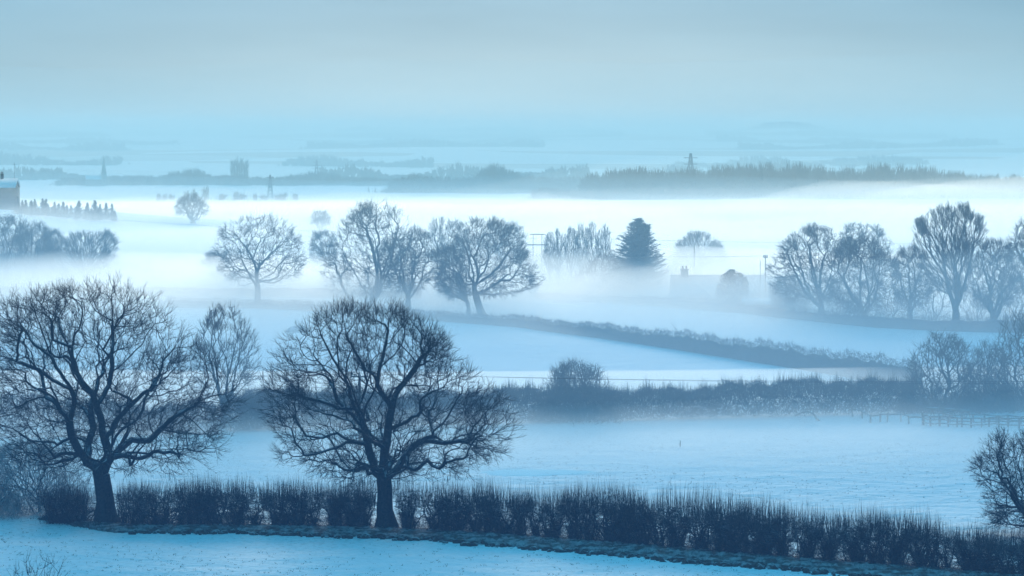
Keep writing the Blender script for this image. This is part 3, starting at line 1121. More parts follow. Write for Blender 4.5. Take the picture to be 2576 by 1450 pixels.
def near_hedge():
    rg = np.random.default_rng(5)
    P = []
    for x, y, h, s in NEAR:
        g = gp(x, y)
        P.append((g[0], g[1], h, s))
    L = np.array(P)
    d = np.concatenate([[0], np.cumsum(np.hypot(*np.diff(L[:, :2], axis=0).T))])
    n = int(d[-1] / 0.74)
    oak1, oak2 = gp(267, 1318), gp(972, 1331)
    for i in range(n):
        t = (i + 0.5) / n * d[-1] + rg.normal(0, 0.30)
        x, y, h, s = [np.interp(t, d, L[:, k]) for k in range(4)]
        if abs(x - oak1[0]) < 0.95 or abs(x - oak2[0]) < 0.85:
            continue
        y += rg.normal(0, 0.08) + (0.32 if i % 2 else -0.28)
        if x < oak1[0]:
            label, group = 'bushy hedge shrub at the open hedge end between scrub and forked oak', 'shrubs at the open hedge end'
        elif x < oak2[0]:
            label, group = 'clipped bare hedge shrub in the row between the two near oaks', 'shrubs between the two near oaks'
        else:
            label, group = 'tall bare hedge shrub with young shoots, in the row beyond the gnarled oak', 'shrubs beyond the gnarled oak'
        k = kinds[int(rg.integers(0, len(kinds)))]
        e = empty('hedge_shrub', (x, y, tz(x, y)), rg.choice([0, pi]) + rg.normal(0, 0.12), label, 'shrub', group)
        e.scale = (rg.uniform(0.75, 1.55), 1.2, h / 2.2 * rg.uniform(0.88, 1.10) * 1.04)
        tag(link('stem', k[0], M['hedge'], e), kind='stuff')
        tag(link('twigs', k[1], M['hedge'], e), kind='stuff')
        o = tag(link('shoots', k[2], M['shoot'], e), kind='stuff')
        o.scale = (1, 1, 0.55 + 0.45 * s * 1.1)
        o.location.z = (1 - o.scale[2]) * 2.0


near_hedge()


def grass_blades(mbr, P, h, rg, n_per=5, r=0.006, spread=0.12):
    m = len(P) * n_per
    B = np.repeat(P, n_per, 0) + np.stack([rg.normal(0, spread, m), rg.normal(0, spread, m), np.zeros(m)], 1)
    hh = h * rg.uniform(0.4, 1.2, m)
    top = B + np.stack([rg.normal(0, 0.5, m), rg.normal(0, 0.5, m), np.ones(m)], 1) * hh[:, None]
    mbr.segs(B - np.array([0, 0, 0.02]), top, r, 0, 3, cone=True)


def verge():
    """rough dead-grass bank the near hedge stands on"""
    rg = np.random.default_rng(8)
    line = [(95, 1318, -25), (250, 1330, 14), (600, 1336, 16), (950, 1342, 22), (1200, 1352, 30), (1500, 1372, 36), (1800, 1396, 38), (2100, 1422, 40), (2400, 1446, 40), (2700, 1470, 40)]
    C = []
    for x, y, wpx in line:
        near = gp(x, y + wpx * 0.55)
        far = gp(x, y - 14)
        C.append((*near[:2], *far[:2]))
    C = np.array(C)
    n, k = 420, 17
    t0 = np.concatenate([[0], np.cumsum(np.hypot(*np.diff(C[:, :2], axis=0).T))])
    t0 = t0 / t0[-1]
    t = np.linspace(0, 1, n)
    A = np.stack([np.interp(t, t0, C[:, i]) for i in range(4)], 1)
    rag = 0.35 * np.sin(t * 210) + 0.3 * np.sin(t * 97 + 1) + 0.5 * np.sin(t * 37 + 2) + rg.normal(0, 0.22, n)
    A[:, 1] -= rag * 0.55
    u = np.linspace(0, 1, k)
    X = A[:, None, 0] + (A[:, None, 2] - A[:, None, 0]) * u
    Y = A[:, None, 1] + (A[:, None, 3] - A[:, None, 1]) * u
    hump = 0.20 * np.sin(pi * u)[None, :] ** 0.6 + rg.normal(0, 0.045, (n, k))
    hump[:, 0] = -0.08
    hump[:, -1] = -0.08
    endt = np.minimum(1, t / 0.02)[:, None]
    Z = terrain(X, Y) + 0.02 + hump * endt
    a = (np.arange(n - 1)[:, None] * k + np.arange(k - 1)[None, :]).ravel()
    Q = np.stack([a, a + k, a + k + 1, a + 1], 1)
    o = link('verge', mesh_np('verge', np.stack([X, Y, Z], -1).reshape(-1, 3), [Q]), M['grass'])
    tag(o, 'bank of rough dead grass under the near hedge', kind='structure')
    # blades
    m = 4000
    ti = rg.integers(5, n - 1, m)
    ui = np.clip(rg.beta(1.2, 1.2, m), 0.02, 0.98)
    P = np.stack([A[ti, 0] + (A[ti, 2] - A[ti, 0]) * ui, A[ti, 1] + (A[ti, 3] - A[ti, 1]) * ui, np.zeros(m)], 1)
    P[:, 0] += rg.normal(0, 0.1, m)
    P[:, 2] = terrain(P[:, 0], P[:, 1]) + 0.12 * np.sin(pi * ui)
    b = MB()
    grass_blades(b, P, 0.28, rg, 4, 0.010)
    tag(link('dead_grass', b.mesh('dead_grass'), M['grass']), 'dead grass blades growing on the hedge bank', kind='stuff')
    # frozen clods thrown up along the edge
    ico_v, ico_f = ico()
    b = MB()
    for _ in range(620):
        i = int(rg.integers(60, n))
        x = A[i, 0] + rg.normal(0, 0.25)
        y = A[i, 1] + rg.normal(-0.1, 0.28)
        s = rg.uniform(0.05, 0.20)
        v = ico_v * (1 + rg.normal(0, 0.22, (len(ico_v), 1))) * np.array([s * 1.5, s * 1.1, s])
        b.add(v + np.array([x, y, tz(x, y) + s * 0.35]), T=ico_f)
    tag(link('clods', b.mesh('clods'), M['earth']), 'frozen earth clods along the edge of the hedge bank', kind='stuff')


def ico():
    p = (1 + 5 ** 0.5) / 2
    v = np.array([[-1, p, 0], [1, p, 0], [-1, -p, 0], [1, -p, 0], [0, -1, p], [0, 1, p], [0, -1, -p], [0, 1, -p], [p, 0, -1], [p, 0, 1], [-p, 0, -1], [-p, 0, 1]], float)
    f = np.array([[0, 11, 5], [0, 5, 1], [0, 1, 7], [0, 7, 10], [0, 10, 11], [1, 5, 9], [5, 11, 4], [11, 10, 2], [10, 7, 6], [7, 1, 8], [3, 9, 4], [3, 4, 2], [3, 2, 6], [3, 6, 8], [3, 8, 9], [4, 9, 5], [2, 4, 11], [6, 2, 10], [8, 6, 7], [9, 8, 1]])
    return v / np.linalg.norm(v[0]), f


verge()


def field_tufts():
    """grass tips that poke through the snow"""
    rg = np.random.default_rng(9)
    n = 17000
    y = 150 + (300 - 150) * rg.uniform(0, 1, n) ** 1.3
    x = rg.uniform(-1, 1, n) * (10 + y * 0.19)
    f = np.sin(x / 5.1 + np.sin(y / 7.0) * 2) + np.sin(y / 4.3 + x / 13) + rg.normal(0, 0.7, n)
    k = f > -0.3
    P = np.stack([x, y, terrain(x, y)], 1)[k]
    b = MB()
    m = len(P)
    for j in range(3):
        B = P + np.stack([rg.normal(0, 0.07, m), rg.normal(0, 0.05, m), np.full(m, -0.02)], 1)
        hh = rg.uniform(0.03, 0.11, m) * (1 + 0.6 * rg.uniform(0, 1, m) ** 4)
        T = B + np.stack([rg.normal(0, 0.9, m), rg.normal(0, 0.4, m), np.ones(m)], 1) * hh[:, None]
        b.segs(B, T, rg.uniform(0.008, 0.024, m), 0, 3, cone=True)
    tag(link('grass_tufts', b.mesh('grass_tufts'), M['tuft']), 'short grass tufts poking through the snow of the fields', kind='stuff')


field_tufts()


# ------------------------------------------------------------------ hedges farther off
def hedge_run(name, label, line, per_m, hvar=0.15, width=0.8, twig=0.55, r=0.012, shoots=0.0, sl=0.6, core=True, mats=('twig', 'twig'), cat='hedge', seed=1, gaps=0.0):
    """line: rows of (px, base_py, height_m)"""
    rg = np.random.default_rng(seed)
    W = np.array([(*gp(x, y)[:2], h) for x, y, h in line])
    d = np.concatenate([[0], np.cumsum(np.hypot(*np.diff(W[:, :2], axis=0).T))])
    Ltot = d[-1]
    o0 = np.array([W[len(W) // 2, 0], W[len(W) // 2, 1], 0])
    e = empty(name, o0, 0, label, cat)

    def at(t):
        return np.stack([np.interp(t, d, W[:, i]) for i in range(3)], -1)
    g0 = terrain(o0[0], o0[1])
    n = int(Ltot * per_m)
    t = rg.uniform(0, Ltot, n)
    p = at(t)
    lump = 1 + hvar * (np.sin(t * 0.9 + seed) * 0.5 + np.sin(t * 2.3 + 2 * seed) * 0.35 + np.sin(t * 0.27) * 0.6)
    hh = p[:, 2] * lump
    z = hh * rg.uniform(0.02, 1.0, n) ** 0.85
    B = np.stack([p[:, 0] + rg.normal(0, 0.12, n), p[:, 1] + rg.normal(0, width * 0.45, n), terrain(p[:, 0], p[:, 1]) + z], 1)
    D = unit(np.stack([rg.normal(0, 0.7, n), rg.normal(0, 0.6, n), rg.normal(0.6, 0.6, n)], 1))
    L = twig * rg.uniform(0.5, 1.4, n)
    T = B + D * L[:, None]
    bd = MB()
    k = n // 2
    bd.segs(B[:k] - o0, T[:k] - o0, r * 1.7, 0, 3, cone=True)
    bd.segs(B[k:] - o0, T[k:] - o0, r * 1.2, 0, 3, cone=True)
    tag(link('twigs', bd.mesh('twigs'), M[mats[0]], e), kind='stuff')
    if core:
        # the dense heart of old wood inside the hedge
        m = int(Ltot / 0.7) + 2
        tt = np.linspace(0, Ltot, m)
        q = at(tt)
        lm = 1 + hvar * (np.sin(tt * 0.9 + seed) * 0.5 + np.sin(tt * 2.3 + 2 * seed) * 0.35 + np.sin(tt * 0.27) * 0.6)
        prof = [(-0.42, 0.0), (-0.5, 0.45), (-0.36, 0.72), (0.0, 0.8), (0.36, 0.72), (0.5, 0.45), (0.42, 0.0)]
        V = []
        for (yy, zz) in prof:
            V.append(np.stack([q[:, 0] + rg.normal(0, .05, m), q[:, 1] + yy * width * (1 + rg.normal(0, 0.15, m)), terrain(q[:, 0], q[:, 1]) + zz * float(core) * q[:, 2] * lm * (1 + rg.normal(0, 0.05, m)) - 0.1], 1))
        V = np.stack(V, 1)
        K = len(prof)
        a = (np.arange(m - 1)[:, None] * K + np.arange(K - 1)[None, :]).ravel()
        Q = np.stack([a, a + 1, a + K + 1, a + K], 1)
        link('old_wood', mesh_np('old_wood', V.reshape(-1, 3) - o0, [Q]), M[mats[0]], e)
    if shoots > 0:
        ns = int(Ltot * shoots)
        t = rg.uniform(0, Ltot, ns)
        p = at(t)
        lump = 1 + hvar * (np.sin(t * 0.9 + seed) * 0.5 + np.sin(t * 2.3 + 2 * seed) * 0.35 + np.sin(t * 0.27) * 0.6)
        B = np.stack([p[:, 0], p[:, 1] + rg.normal(0, width * 0.4, ns), terrain(p[:, 0], p[:, 1]) + p[:, 2] * lump * rg.uniform(0.55, 0.95, ns)], 1)
        T = B + np.stack([rg.normal(0, 0.10, ns), rg.normal(0, 0.1, ns), rg.uniform(0.5, 1.3, ns)], 1) * sl * (0.7 + 0.5 * np.sin(t * 1.7 + 1)[:, None] ** 2)
        s = MB()
        s.segs(B - o0, T - o0, r, 0, 3, cone=True)
        tag(link('shoots', s.mesh('shoots'), M[mats[1]], e), kind='stuff')
    e.location.z = 0
    return e


hedge_run('hedge', 'tall overgrown bare hedge along the far side of the near field', [(560, 1086, 3.0), (700, 1082, 3.0), (1000, 1074, 2.9), (1220, 1068, 2.7), (1500, 1060, 2.8), (1700, 1054, 2.8), (2000, 1046, 2.9), (2300, 1040, 3.2)],
          500, hvar=0.14, width=1.6, twig=0.6, r=0.021, shoots=120, sl=1.1, core=False, seed=3)
hedge_run('hedge', 'misty overgrown hedge behind the two near oaks beside the scrub', [(-60, 1100, 3.2), (150, 1096, 3.0), (350, 1092, 2.6), (555, 1087, 2.8)], 300, hvar=0.2, width=1.4, twig=0.6, r=0.018, shoots=70, sl=0.8, core=False, seed=4)
hedge_run('hedge', 'long clipped hedge curving between the two snowy pastures', [(400, 772, 1.3), (660, 777, 1.3), (850, 787, 1.25), (1030, 804, 1.15), (1300, 823, 1.4), (1500, 850, 1.7), (1700, 879, 2.1), (1900, 912, 2.4), (2100, 944, 2.6), (2320, 985, 2.9)],
          110, hvar=0.12, width=1.6, twig=0.55, r=0.017, shoots=12, sl=0.6, seed=5)
hedge_run('hedge', 'low roadside hedge in fog below the poles', [(-80, 744, 1.9), (250, 745, 1.9), (600, 746, 1.85), (900, 749, 1.8), (1060, 752, 1.6)], 45, hvar=0.05, width=1.4, twig=0.4, r=0.016, seed=6)
hedge_run('hedge', 'faint far hedge in thick fog behind the solitary oak', [(150, 697, 1.6), (400, 698, 1.5), (560, 697, 1.5)], 25, hvar=0.05, width=1.4, twig=0.4, r=0.02, seed=7)
hedge_run('hedge', 'low hedge along the pasture under the belt of bare trees', [(1900, 793, 1.5), (2080, 812, 1.7), (2200, 824, 1.9), (2350, 832, 1.9), (2640, 842, 2.2)], 80, hvar=0.12, width=1.5, twig=0.5, r=0.014, shoots=6, seed=8)
hedge_run('hedge', 'garden hedge in mist in front of the bungalow', [(1340, 752, 1.3), (1480, 762, 1.5), (1640, 770, 1.7), (1800, 782, 1.7), (1905, 792, 1.7)], 55, hvar=0.12, width=1.6, twig=0.45, r=0.016, seed=9)
hedge_run('hedge', 'faint garden hedge in fog behind the slender birches', [(1330, 728, 1.4), (1420, 729, 1.5), (1560, 731, 1.6)], 35, hvar=0.1, width=1.4, twig=0.4, r=0.018, seed=10)


def bush(name, label, base, rows, seed, n=2600, r=0.011, mat='twig', tl=0.6, group=None, cat='bush', upb=0.5, depth=0.8, arch=0.0, under=1.0):
    """many-stemmed bare bush, branches fanning out from the ground"""
    rg = np.random.default_rng(seed)
    s = mpp(base[1])
    prof = prof_px(rows, base, s)
    P = crown_points(prof, n, rg, depth, 0.55, 0.2)
    w = max(q[2] - q[1] for q in prof)
    xs = np.mean([(q[1] + q[2]) / 2 for q in prof[-2:]])
    k = max(6, int(w * 2.5))
    roots = np.stack([xs + rg.uniform(-0.42, 0.42, k) * w * 0.8, rg.normal(0, 0.25, k), np.full(k, -0.1)], 1)
    roots = np.vstack([[0, 0, -0.12], roots])
    pos, par = grow(roots, np.array([-1] + [0] * k), P, 0.45, 1)
    m = len(pos)
    kids = np.zeros(m, int)
    np.add.at(kids, par[par >= 0], 1)
    tips = np.where(kids == 0, 1.0, 0.0)
    for i in range(m - 1, 0, -1):
        tips[par[i]] += tips[i]
    rr = r * tips ** 0.36
    idx = np.arange(k + 1, m)
    st, cr = MB(), MB()
    big = idx[rr[idx] > r * 2.2]
    sm = idx[rr[idx] <= r * 2.2]
    st.segs(pos[par[big]], pos[big], rr[big] * 1.1, rr[big], 5)
    cr.segs(pos[par[sm]], pos[sm], rr[sm] * 1.1, rr[sm], 3)
    f = np.repeat(sm, 2)
    q = len(f)
    d = unit(0.6 * unit(pos[f] - pos[par[f]]) + rg.normal(0, 0.45, (q, 3)) + np.array([0, 0, upb]))
    P1 = pos[f] + d * (tl * rg.uniform(0.4, 1.1, q))[:, None]
    cr.segs(pos[f], P1, r * 0.95, 0, 3, cone=True)
    d2 = unit(d + rg.normal(0, 0.3, (q, 3)) + np.array([0, 0, -arch]))
    cr.segs(pos[f] * 0.4 + P1 * 0.6, P1 + d2 * (tl * rg.uniform(0.3, 0.7, q))[:, None], r * 0.6, 0, 3, cone=True)
    if under > 0:
        pr = np.array(sorted(prof))
        u = int(n * under)
        z = pr[0, 0] + (0.55 * (pr[-1, 0] - pr[0, 0])) * rg.uniform(0, 1, u) ** 1.5
        xl, xr_ = np.interp(z, pr[:, 0], pr[:, 1]), np.interp(z, pr[:, 0], pr[:, 2])
        U = np.stack([xl + (xr_ - xl) * rg.uniform(0, 1, u), rg.normal(0, 0.22, u) * (xr_ - xl), z * rg.uniform(0, 1, u) - 0.1], 1)
        cr.segs(U, U + unit(np.stack([rg.normal(0, .6, u), rg.normal(0, .6, u), rg.uniform(0.2, 1.2, u)], 1)) * rg.uniform(0.4, 1.1, u)[:, None], r * 1.3, 0, 3, cone=True)
    b = gp(*base)
    b[2] = tz(b[0], b[1])
    e = empty(name, b, 0, label, cat, group)
    tag(link('stem', st.mesh('stem'), M[mat], e), kind='stuff')
    tag(link('branches', cr.mesh('branches'), M[mat], e), kind='stuff')
    return e


bush('bush', 'domed bare thorn bush standing taller than the field hedge', (1450, 1058), [(915, 1420, 1480), (935, 1390, 1515), (970, 1362, 1542), (1010, 1345, 1556), (1054, 1330, 1570)], 301, 2600, under=0.4, r=0.018)
bush('bush', 'hazy bare bush at the end of the curving hedge by the log fence', (2370, 1035), [(845, 2340, 2400), (870, 2300, 2440), (910, 2285, 2450), (950, 2275, 2455), (1028, 2255, 2465)], 302, 1700, under=1.8, r=0.021)
bush('bush', 'hazy low bush between the two thickets by the log fence', (2485, 1035), [(862, 2470, 2500), (890, 2440, 2530), (940, 2420, 2545), (1028, 2415, 2550)], 303, 1200, under=1.8, r=0.021)
bush('bush', 'tall dense thicket behind the log fence', (2570, 1030), [(785, 2545, 2620), (820, 2505, 2660), (870, 2490, 2670), (940, 2480, 2670), (1026, 2470, 2680)], 304, 2000, under=1.6, r=0.021)
bush('bush', 'small bare bush rooted in the overgrown hedge near the upright hazy tree', (640, 1082), [(985, 620, 665), (1010, 600, 690), (1050, 600, 690)], 305, 900)
# frost-covered scrub by the forked oak
bush('scrub', 'frost whitened bramble scrub behind the forked oak at the hedge end', (110, 1288), [(1118, 20, 110), (1145, -30, 165), (1180, -40, 200), (1220, -40, 228), (1265, -30, 235)], 311, 2800, r=0.010, mat='frosted', tl=0.5, upb=0.2, arch=0.5)
bush('scrub', 'frost whitened bramble scrub in the corner beside the bramble scrub of the forked oak', (-40, 1300), [(1130, -110, -10), (1170, -150, 45), (1220, -160, 60), (1280, -150, 55)], 312, 1500, r=0.010, mat='frosted', tl=0.5, upb=0.2, arch=0.5)
bush('bush', 'bare twig tops of a bush growing below the near field', (100, 1560), [(1398, 88, 112), (1412, 45, 155), (1440, 25, 175), (1500, 40, 165)], 313, 70, r=0.011, tl=0.7, upb=1.0, under=0.0)
bush('bush', 'pale garden bushes massed at the foot of the cedar', (1500, 742), [(640, 1510, 1560), (665, 1470, 1580), (700, 1440, 1590), (735, 1430, 1590)], 314, 1500, r=0.022, mat='twig', tl=0.7)
for i, (b, rows, lb) in enumerate([
        ((2130, 812), [(735, 2100, 2160), (760, 2080, 2180), (805, 2070, 2190)], 'misty undergrowth between the contorted oak and the twin stemmed tree'),
        ((2245, 818), [(715, 2225, 2270), (745, 2205, 2290), (812, 2195, 2300)], 'misty undergrowth beside the twin stemmed tree of the belt'),
        ((2345, 824), [(690, 2325, 2375), (730, 2300, 2395), (818, 2295, 2400)], 'misty undergrowth at the foot of the fan shaped tree'),
        ((2450, 828), [(720, 2430, 2470), (750, 2405, 2490), (822, 2400, 2500)], 'misty undergrowth between fan shaped tree and low forked oak'),
        ((2550, 828), [(700, 2530, 2580), (740, 2510, 2600), (822, 2505, 2610)], 'misty undergrowth between the low forked oak and the closing oak')]):
    bush('bush', lb, b, rows, 330 + i, 650, r=0.013, under=0.6, group='undergrowth in the belt of bare trees')
bush('bush', 'misty shrubbery between the shed and the contorted oak', (1990, 790), [(700, 1965, 1995), (720, 1930, 2030), (755, 1935, 2040), (780, 1950, 2030)], 315, 1500, r=0.014)

# ------------------------------------------------------------------ evergreens
def cedar():
    rg = np.random.default_rng(401)
    base = (1600, 746)
    s = mpp(base[1])
    H = (746 - 552) * s
    tk, nd = MB(), MB()
    C = spline([(0, 0, -0.2), (0.1, 0, H * 0.5), (0.25, 0, H * 0.97)], 0.5)
    tk.sweep(C, np.linspace(0.42, 0.05, len(C)), 8)
    C2 = spline([(0.1, 0, H * 0.55), (1.0, 0.2, H * 0.75), (1.75, 0.2, H * 0.93)], 0.5)
    tk.sweep(C2, np.linspace(0.16, 0.04, len(C2)), 6)
    rows = np.array([(0.06, 5.0), (0.2, 4.6), (0.35, 4.3), (0.5, 3.7), (0.62, 3.2), (0.75, 2.3), (0.88, 1.4), (0.95, 0.8), (1.0, 0.25)])
    for stem, z0, zs, f in ((C, 0.06, 1.0, 1.0), (C2, 0.62, 0.93, 0.42)):
        z = z0 * H
        while z < zs * H:
            nb = 13
            for k in range(nb):
                a = rg.uniform(0, 2 * pi)
                L = f * np.interp(z / H, rows[:, 0], rows[:, 1]) * rg.uniform(0.5, 1.15)
                c = np.array([np.interp(z, stem[:, 2], stem[:, 0]), np.interp(z, stem[:, 2], stem[:, 1]), z + rg.normal(0, 0.15)])
                d = np.array([cos(a), sin(a) * 0.85, 0])
                e = c + d * L + np.array([0, 0, L * rg.uniform(-0.12, 0.42)])
                m = c * 0.5 + e * 0.5 - np.array([0, 0, 0.08 * L])
                B = spline([c, m, e], 0.22, 0.02, rg)
                tk.sweep(B, np.linspace(0.05, 0.015, len(B)), 4)
                q = np.repeat(B[len(B) // 6:], 5, 0)
                n = len(q)
                sd = unit(np.stack([rg.normal(0, 1, n) + d[0] * 0.7, rg.normal(0, 1, n) + d[1] * 0.7, rg.normal(0.3, 0.25, n)], 1))
                nd.segs(q, q + sd * rg.uniform(0.25, 0.8, n)[:, None], 0.045, 0, 3, cone=True)
            z += rg.uniform(0.22, 0.36)
    b = gp(*base)
    b[2] = tz(b[0], b[1])
    e = empty('cedar_tree', b, 0, 'dark twin topped cedar with ragged tiers beside the bungalow', 'tree')
    link('trunk', tk.mesh('trunk'), M['bark'], e)
    tag(link('foliage', nd.mesh('foliage'), M['needle'], e), kind='stuff')


cedar()


def leafy(name, label, base, rows, seed, n=9000, size=0.16):
    rg = np.random.default_rng(seed)
    s = mpp(base[1])
    prof = prof_px(rows, base, s)
    P = crown_points(prof, n, rg, 0.95, 0.5, 0.4, ncl=34, cmix=0.7)
    m = len(P)
    d1 = unit(rg.normal(0, 1, (m, 3)))
    d2 = unit(np.cross(d1, rg.normal(0, 1, (m, 3))))
    L = size * rg.uniform(0.6, 1.4, m)[:, None]
    A = P - d1 * L
    B = P + d1 * L
    Cc = P + d2 * L * 0.55 + np.array([0, 0, 0.02])
    D = P - d2 * L * 0.55
    V = np.stack([A, Cc, B, D], 1).reshape(-1, 3)
    i = np.arange(m)[:, None] * 4
    T = np.concatenate([i + np.array([[0, 1, 2]]), i + np.array([[0, 2, 3]])])
    f = MB()
    f.add(V, T=T)
    H = max(q[0] for q in prof)
    st = MB()
    for k in range(6):
        e = P[rg.integers(0, m)]
        C = spline([(rg.normal(0, 0.1), rg.normal(0, 0.1), -0.15), (e[0] * 0.3, e[1] * 0.3, H * 0.35), e * np.array([0.8, 0.8, 0.9])], 0.4)
        st.sweep(C, np.linspace(0.09, 0.02, len(C)), 5)
    b = gp(*base)
    b[2] = tz(b[0], b[1])
    e = empty(name, b, 0, label, 'bush')
    tag(link('stem', st.mesh('stem'), M['bark'], e), kind='stuff')
    tag(link('foliage', f.mesh('foliage'), M['ever'], e), kind='stuff')


leafy('holly_bush', 'dark rounded evergreen bush in front of the bungalow roof', (1842, 774), [(681, 1832, 1850), (692, 1815, 1872), (715, 1805, 1884), (745, 1800, 1885), (770, 1808, 1880)], 411)
leafy('laurel_bush', 'low dark evergreen at the foot of the cedar', (1552, 748), [(672, 1545, 1575), (690, 1520, 1600), (715, 1505, 1610), (742, 1500, 1615)], 412, n=6000)


def conifer_mesh(seed, H=3.4):
    rg = np.random.default_rng(seed)
    tk, nd = MB(), MB()
    tk.sweep(np.array([(0, 0, -0.3), (0.03, 0, H * 0.5), (0, 0, H)]), np.array([0.09, 0.06, 0.015]), 5)
    z = 0.25
    while z < H * 0.98:
        L0 = 1.3 * (1 - z / H) + 0.06
        for k in range(7):
            a = rg.uniform(0, 2 * pi)
            L = L0 * rg.uniform(0.65, 1.25)
            c = np.array([0, 0, z])
            e = np.array([cos(a) * L, sin(a) * L, z + rg.uniform(0.0, 0.3) * L + 0.08])
            nd.segs([c], [e], 0.10, 0, 4, cone=True)
            q = c + (e - c) * rg.uniform(0.3, 1, 6)[:, None]
            nd.segs(q, q + unit(rg.normal(0, 1, (6, 3)) + np.array([0, 0, 0.6])) * 0.26, 0.05, 0, 3, cone=True)
        z += 0.2
    return tk.mesh('trunk'), nd.mesh('foliage')


def conifer_row():
    rg = np.random.default_rng(420)
    ks = [conifer_mesh(430 + i) for i in range(4)]
    px = 44.0
    while px < 297:
        Y = 702 + rg.normal(0, 2.5)
        X = (px - 1288) / F * Y
        e = empty('conifer_tree', (X, Y, tz(X, Y)), rg.uniform(0, 6.28), 'small dark conifer in the row beside the tall plain house', 'tree', 'row of small conifers on the rise')
        sc = rg.uniform(0.55, 1.2) * (1.0 if px < 170 else 1.25)
        e.scale = (sc * rg.uniform(0.9, 1.4), sc * 1.1, sc * 1.05)
        k = ks[int(rg.integers(0, 4))]
        link('trunk', k[0], M['bark'], e)
        tag(link('foliage', k[1], M['needle'], e), kind='stuff')
        px += rg.uniform(4.5, 15)


conifer_row()


# ------------------------------------------------------------------ houses
def gable_roof(e, x0, x1, y0, y1, ze, zr, mat='roofsnow', over=0.35, th=0.12, name='roof'):
    """pitched roof with its ridge along x; two slabs butted at the ridge"""
    ym = (y0 + y1) / 2
    for sgn, ye in ((-1, y0 - over), (1, y1 + over)):
        slope = (zr - ze) / (ym - y0)
        zl = ze - over * slope
        v = []
        for x in (x0 - over * 0.6, x1 + over * 0.6):
            v += [(x, ye, zl), (x, ym, zr), (x, ym, zr + th * 1.1), (x, ye, zl + th)]
        mb = MB()
        mb.add(v, Q=[[0, 1, 2, 3], [7, 6, 5, 4], [0, 4, 5, 1], [1, 5, 6, 2], [2, 6, 7, 3], [3, 7, 4, 0]])
        link(name, mb.mesh('roof'), M[mat], e)


def gable_wall(x0, x1, y0, y1, ze, zr):
    ym = (y0 + y1) / 2
    v = [(x0, y0, -0.5), (x1, y0, -0.5), (x1, y1, -0.5), (x0, y1, -0.5), (x0, y0, ze), (x1, y0, ze), (x1, y1, ze), (x0, y1, ze), (x0, ym, zr - 0.03), (x1, ym, zr - 0.03)]
    mb = MB()
    mb.add(v, T=[[4, 7, 8], [5, 9, 6]], Q=[[0, 1, 5, 4], [1, 2, 6, 5], [2, 3, 7, 6], [3, 0, 4, 7], [4, 8, 9, 5], [7, 6, 9, 8]])
    return mb.mesh('wall')


M['glass'] = noise_mat('dark_glass', (0.02, 0.025, 0.03), (0.035, 0.04, 0.045), 1, rough=0.15)
M['paint'] = noise_mat('white_paint', (0.68, 0.69, 0.70), (0.76, 0.77, 0.78), 2)
M['pot'] = noise_mat('clay_pot', (0.2, 0.09, 0.06), (0.28, 0.13, 0.09), 3)


def window(e, x, y, z, w, h):
    o = link('window', MB().box((x, y - 0.02, z), (w, 0.05, h)).mesh('window'), M['paint'], e)
    for i in (-1, 1):
        link('pane', MB().box((x + i * w * 0.235, y - 0.05, z), (w * 0.4, 0.03, h * 0.85)).mesh('pane'), M['glass'], o)


def chimney(e, x, y, z, w, h, pots=2):
    c = link('chimney', MB().box((x, y, z + h / 2 - 0.6), (w, w * 0.7, h + 1.2)).box((x, y, z + h + 0.04), (w * 1.15, w * 0.85, 0.16)).mesh('chimney'), M['brick'], e)
    for i in range(pots):
        q = MB()
        px_ = x + (i - (pots - 1) / 2) * w * 0.5
        q.sweep(np.array([(px_, y, z + h + 0.1), (px_, y, z + h + 0.3), (px_, y, z + h + 0.62)]), np.array([0.14, 0.13, 0.11]), 8, cap=True)
        link('chimney_pot', q.mesh('chimney_pot'), M['pot'], c)


def tall_house():
    Y = 716.0
    s = Y / F
    xr = (38 - 1288) * s
    b = np.array([xr - 7.0, Y, 0.0])
    b[2] = tz(xr - 3, Y)
    ze = HC - (471 - 340) * s - b[2]
    zr = HC - (457 - 340) * s - b[2]
    e = empty('farmhouse', b, 0, 'tall plain house with snowy roof and chimneys on the rise', 'house')
    link('wall', gable_wall(-7, 7, 0, 7, ze, zr + 0.6), M['brick'], e)
    gable_roof(e, -7, 7, 0, 7, ze, zr + 0.6)
    for cx in (3.25, 2.0):
        chimney(e, cx, 3.5, zr + 0.5, 0.75, 1.25, 2)
    for wx in (-5, -2, 1.0):
        for wz in (1.6, 4.4):
            window(e, wx, 0, wz, 1.1, 1.3)
    a = MB().bar((6.3, 3.5, zr), (6.3, 3.5, zr + 4.6), 0.06)
    a.bar((5.9, 3.5, zr + 4.1), (6.7, 3.5, zr + 4.1), 0.04)
    link('aerial', a.mesh('aerial'), M['metal'], e)


tall_house()


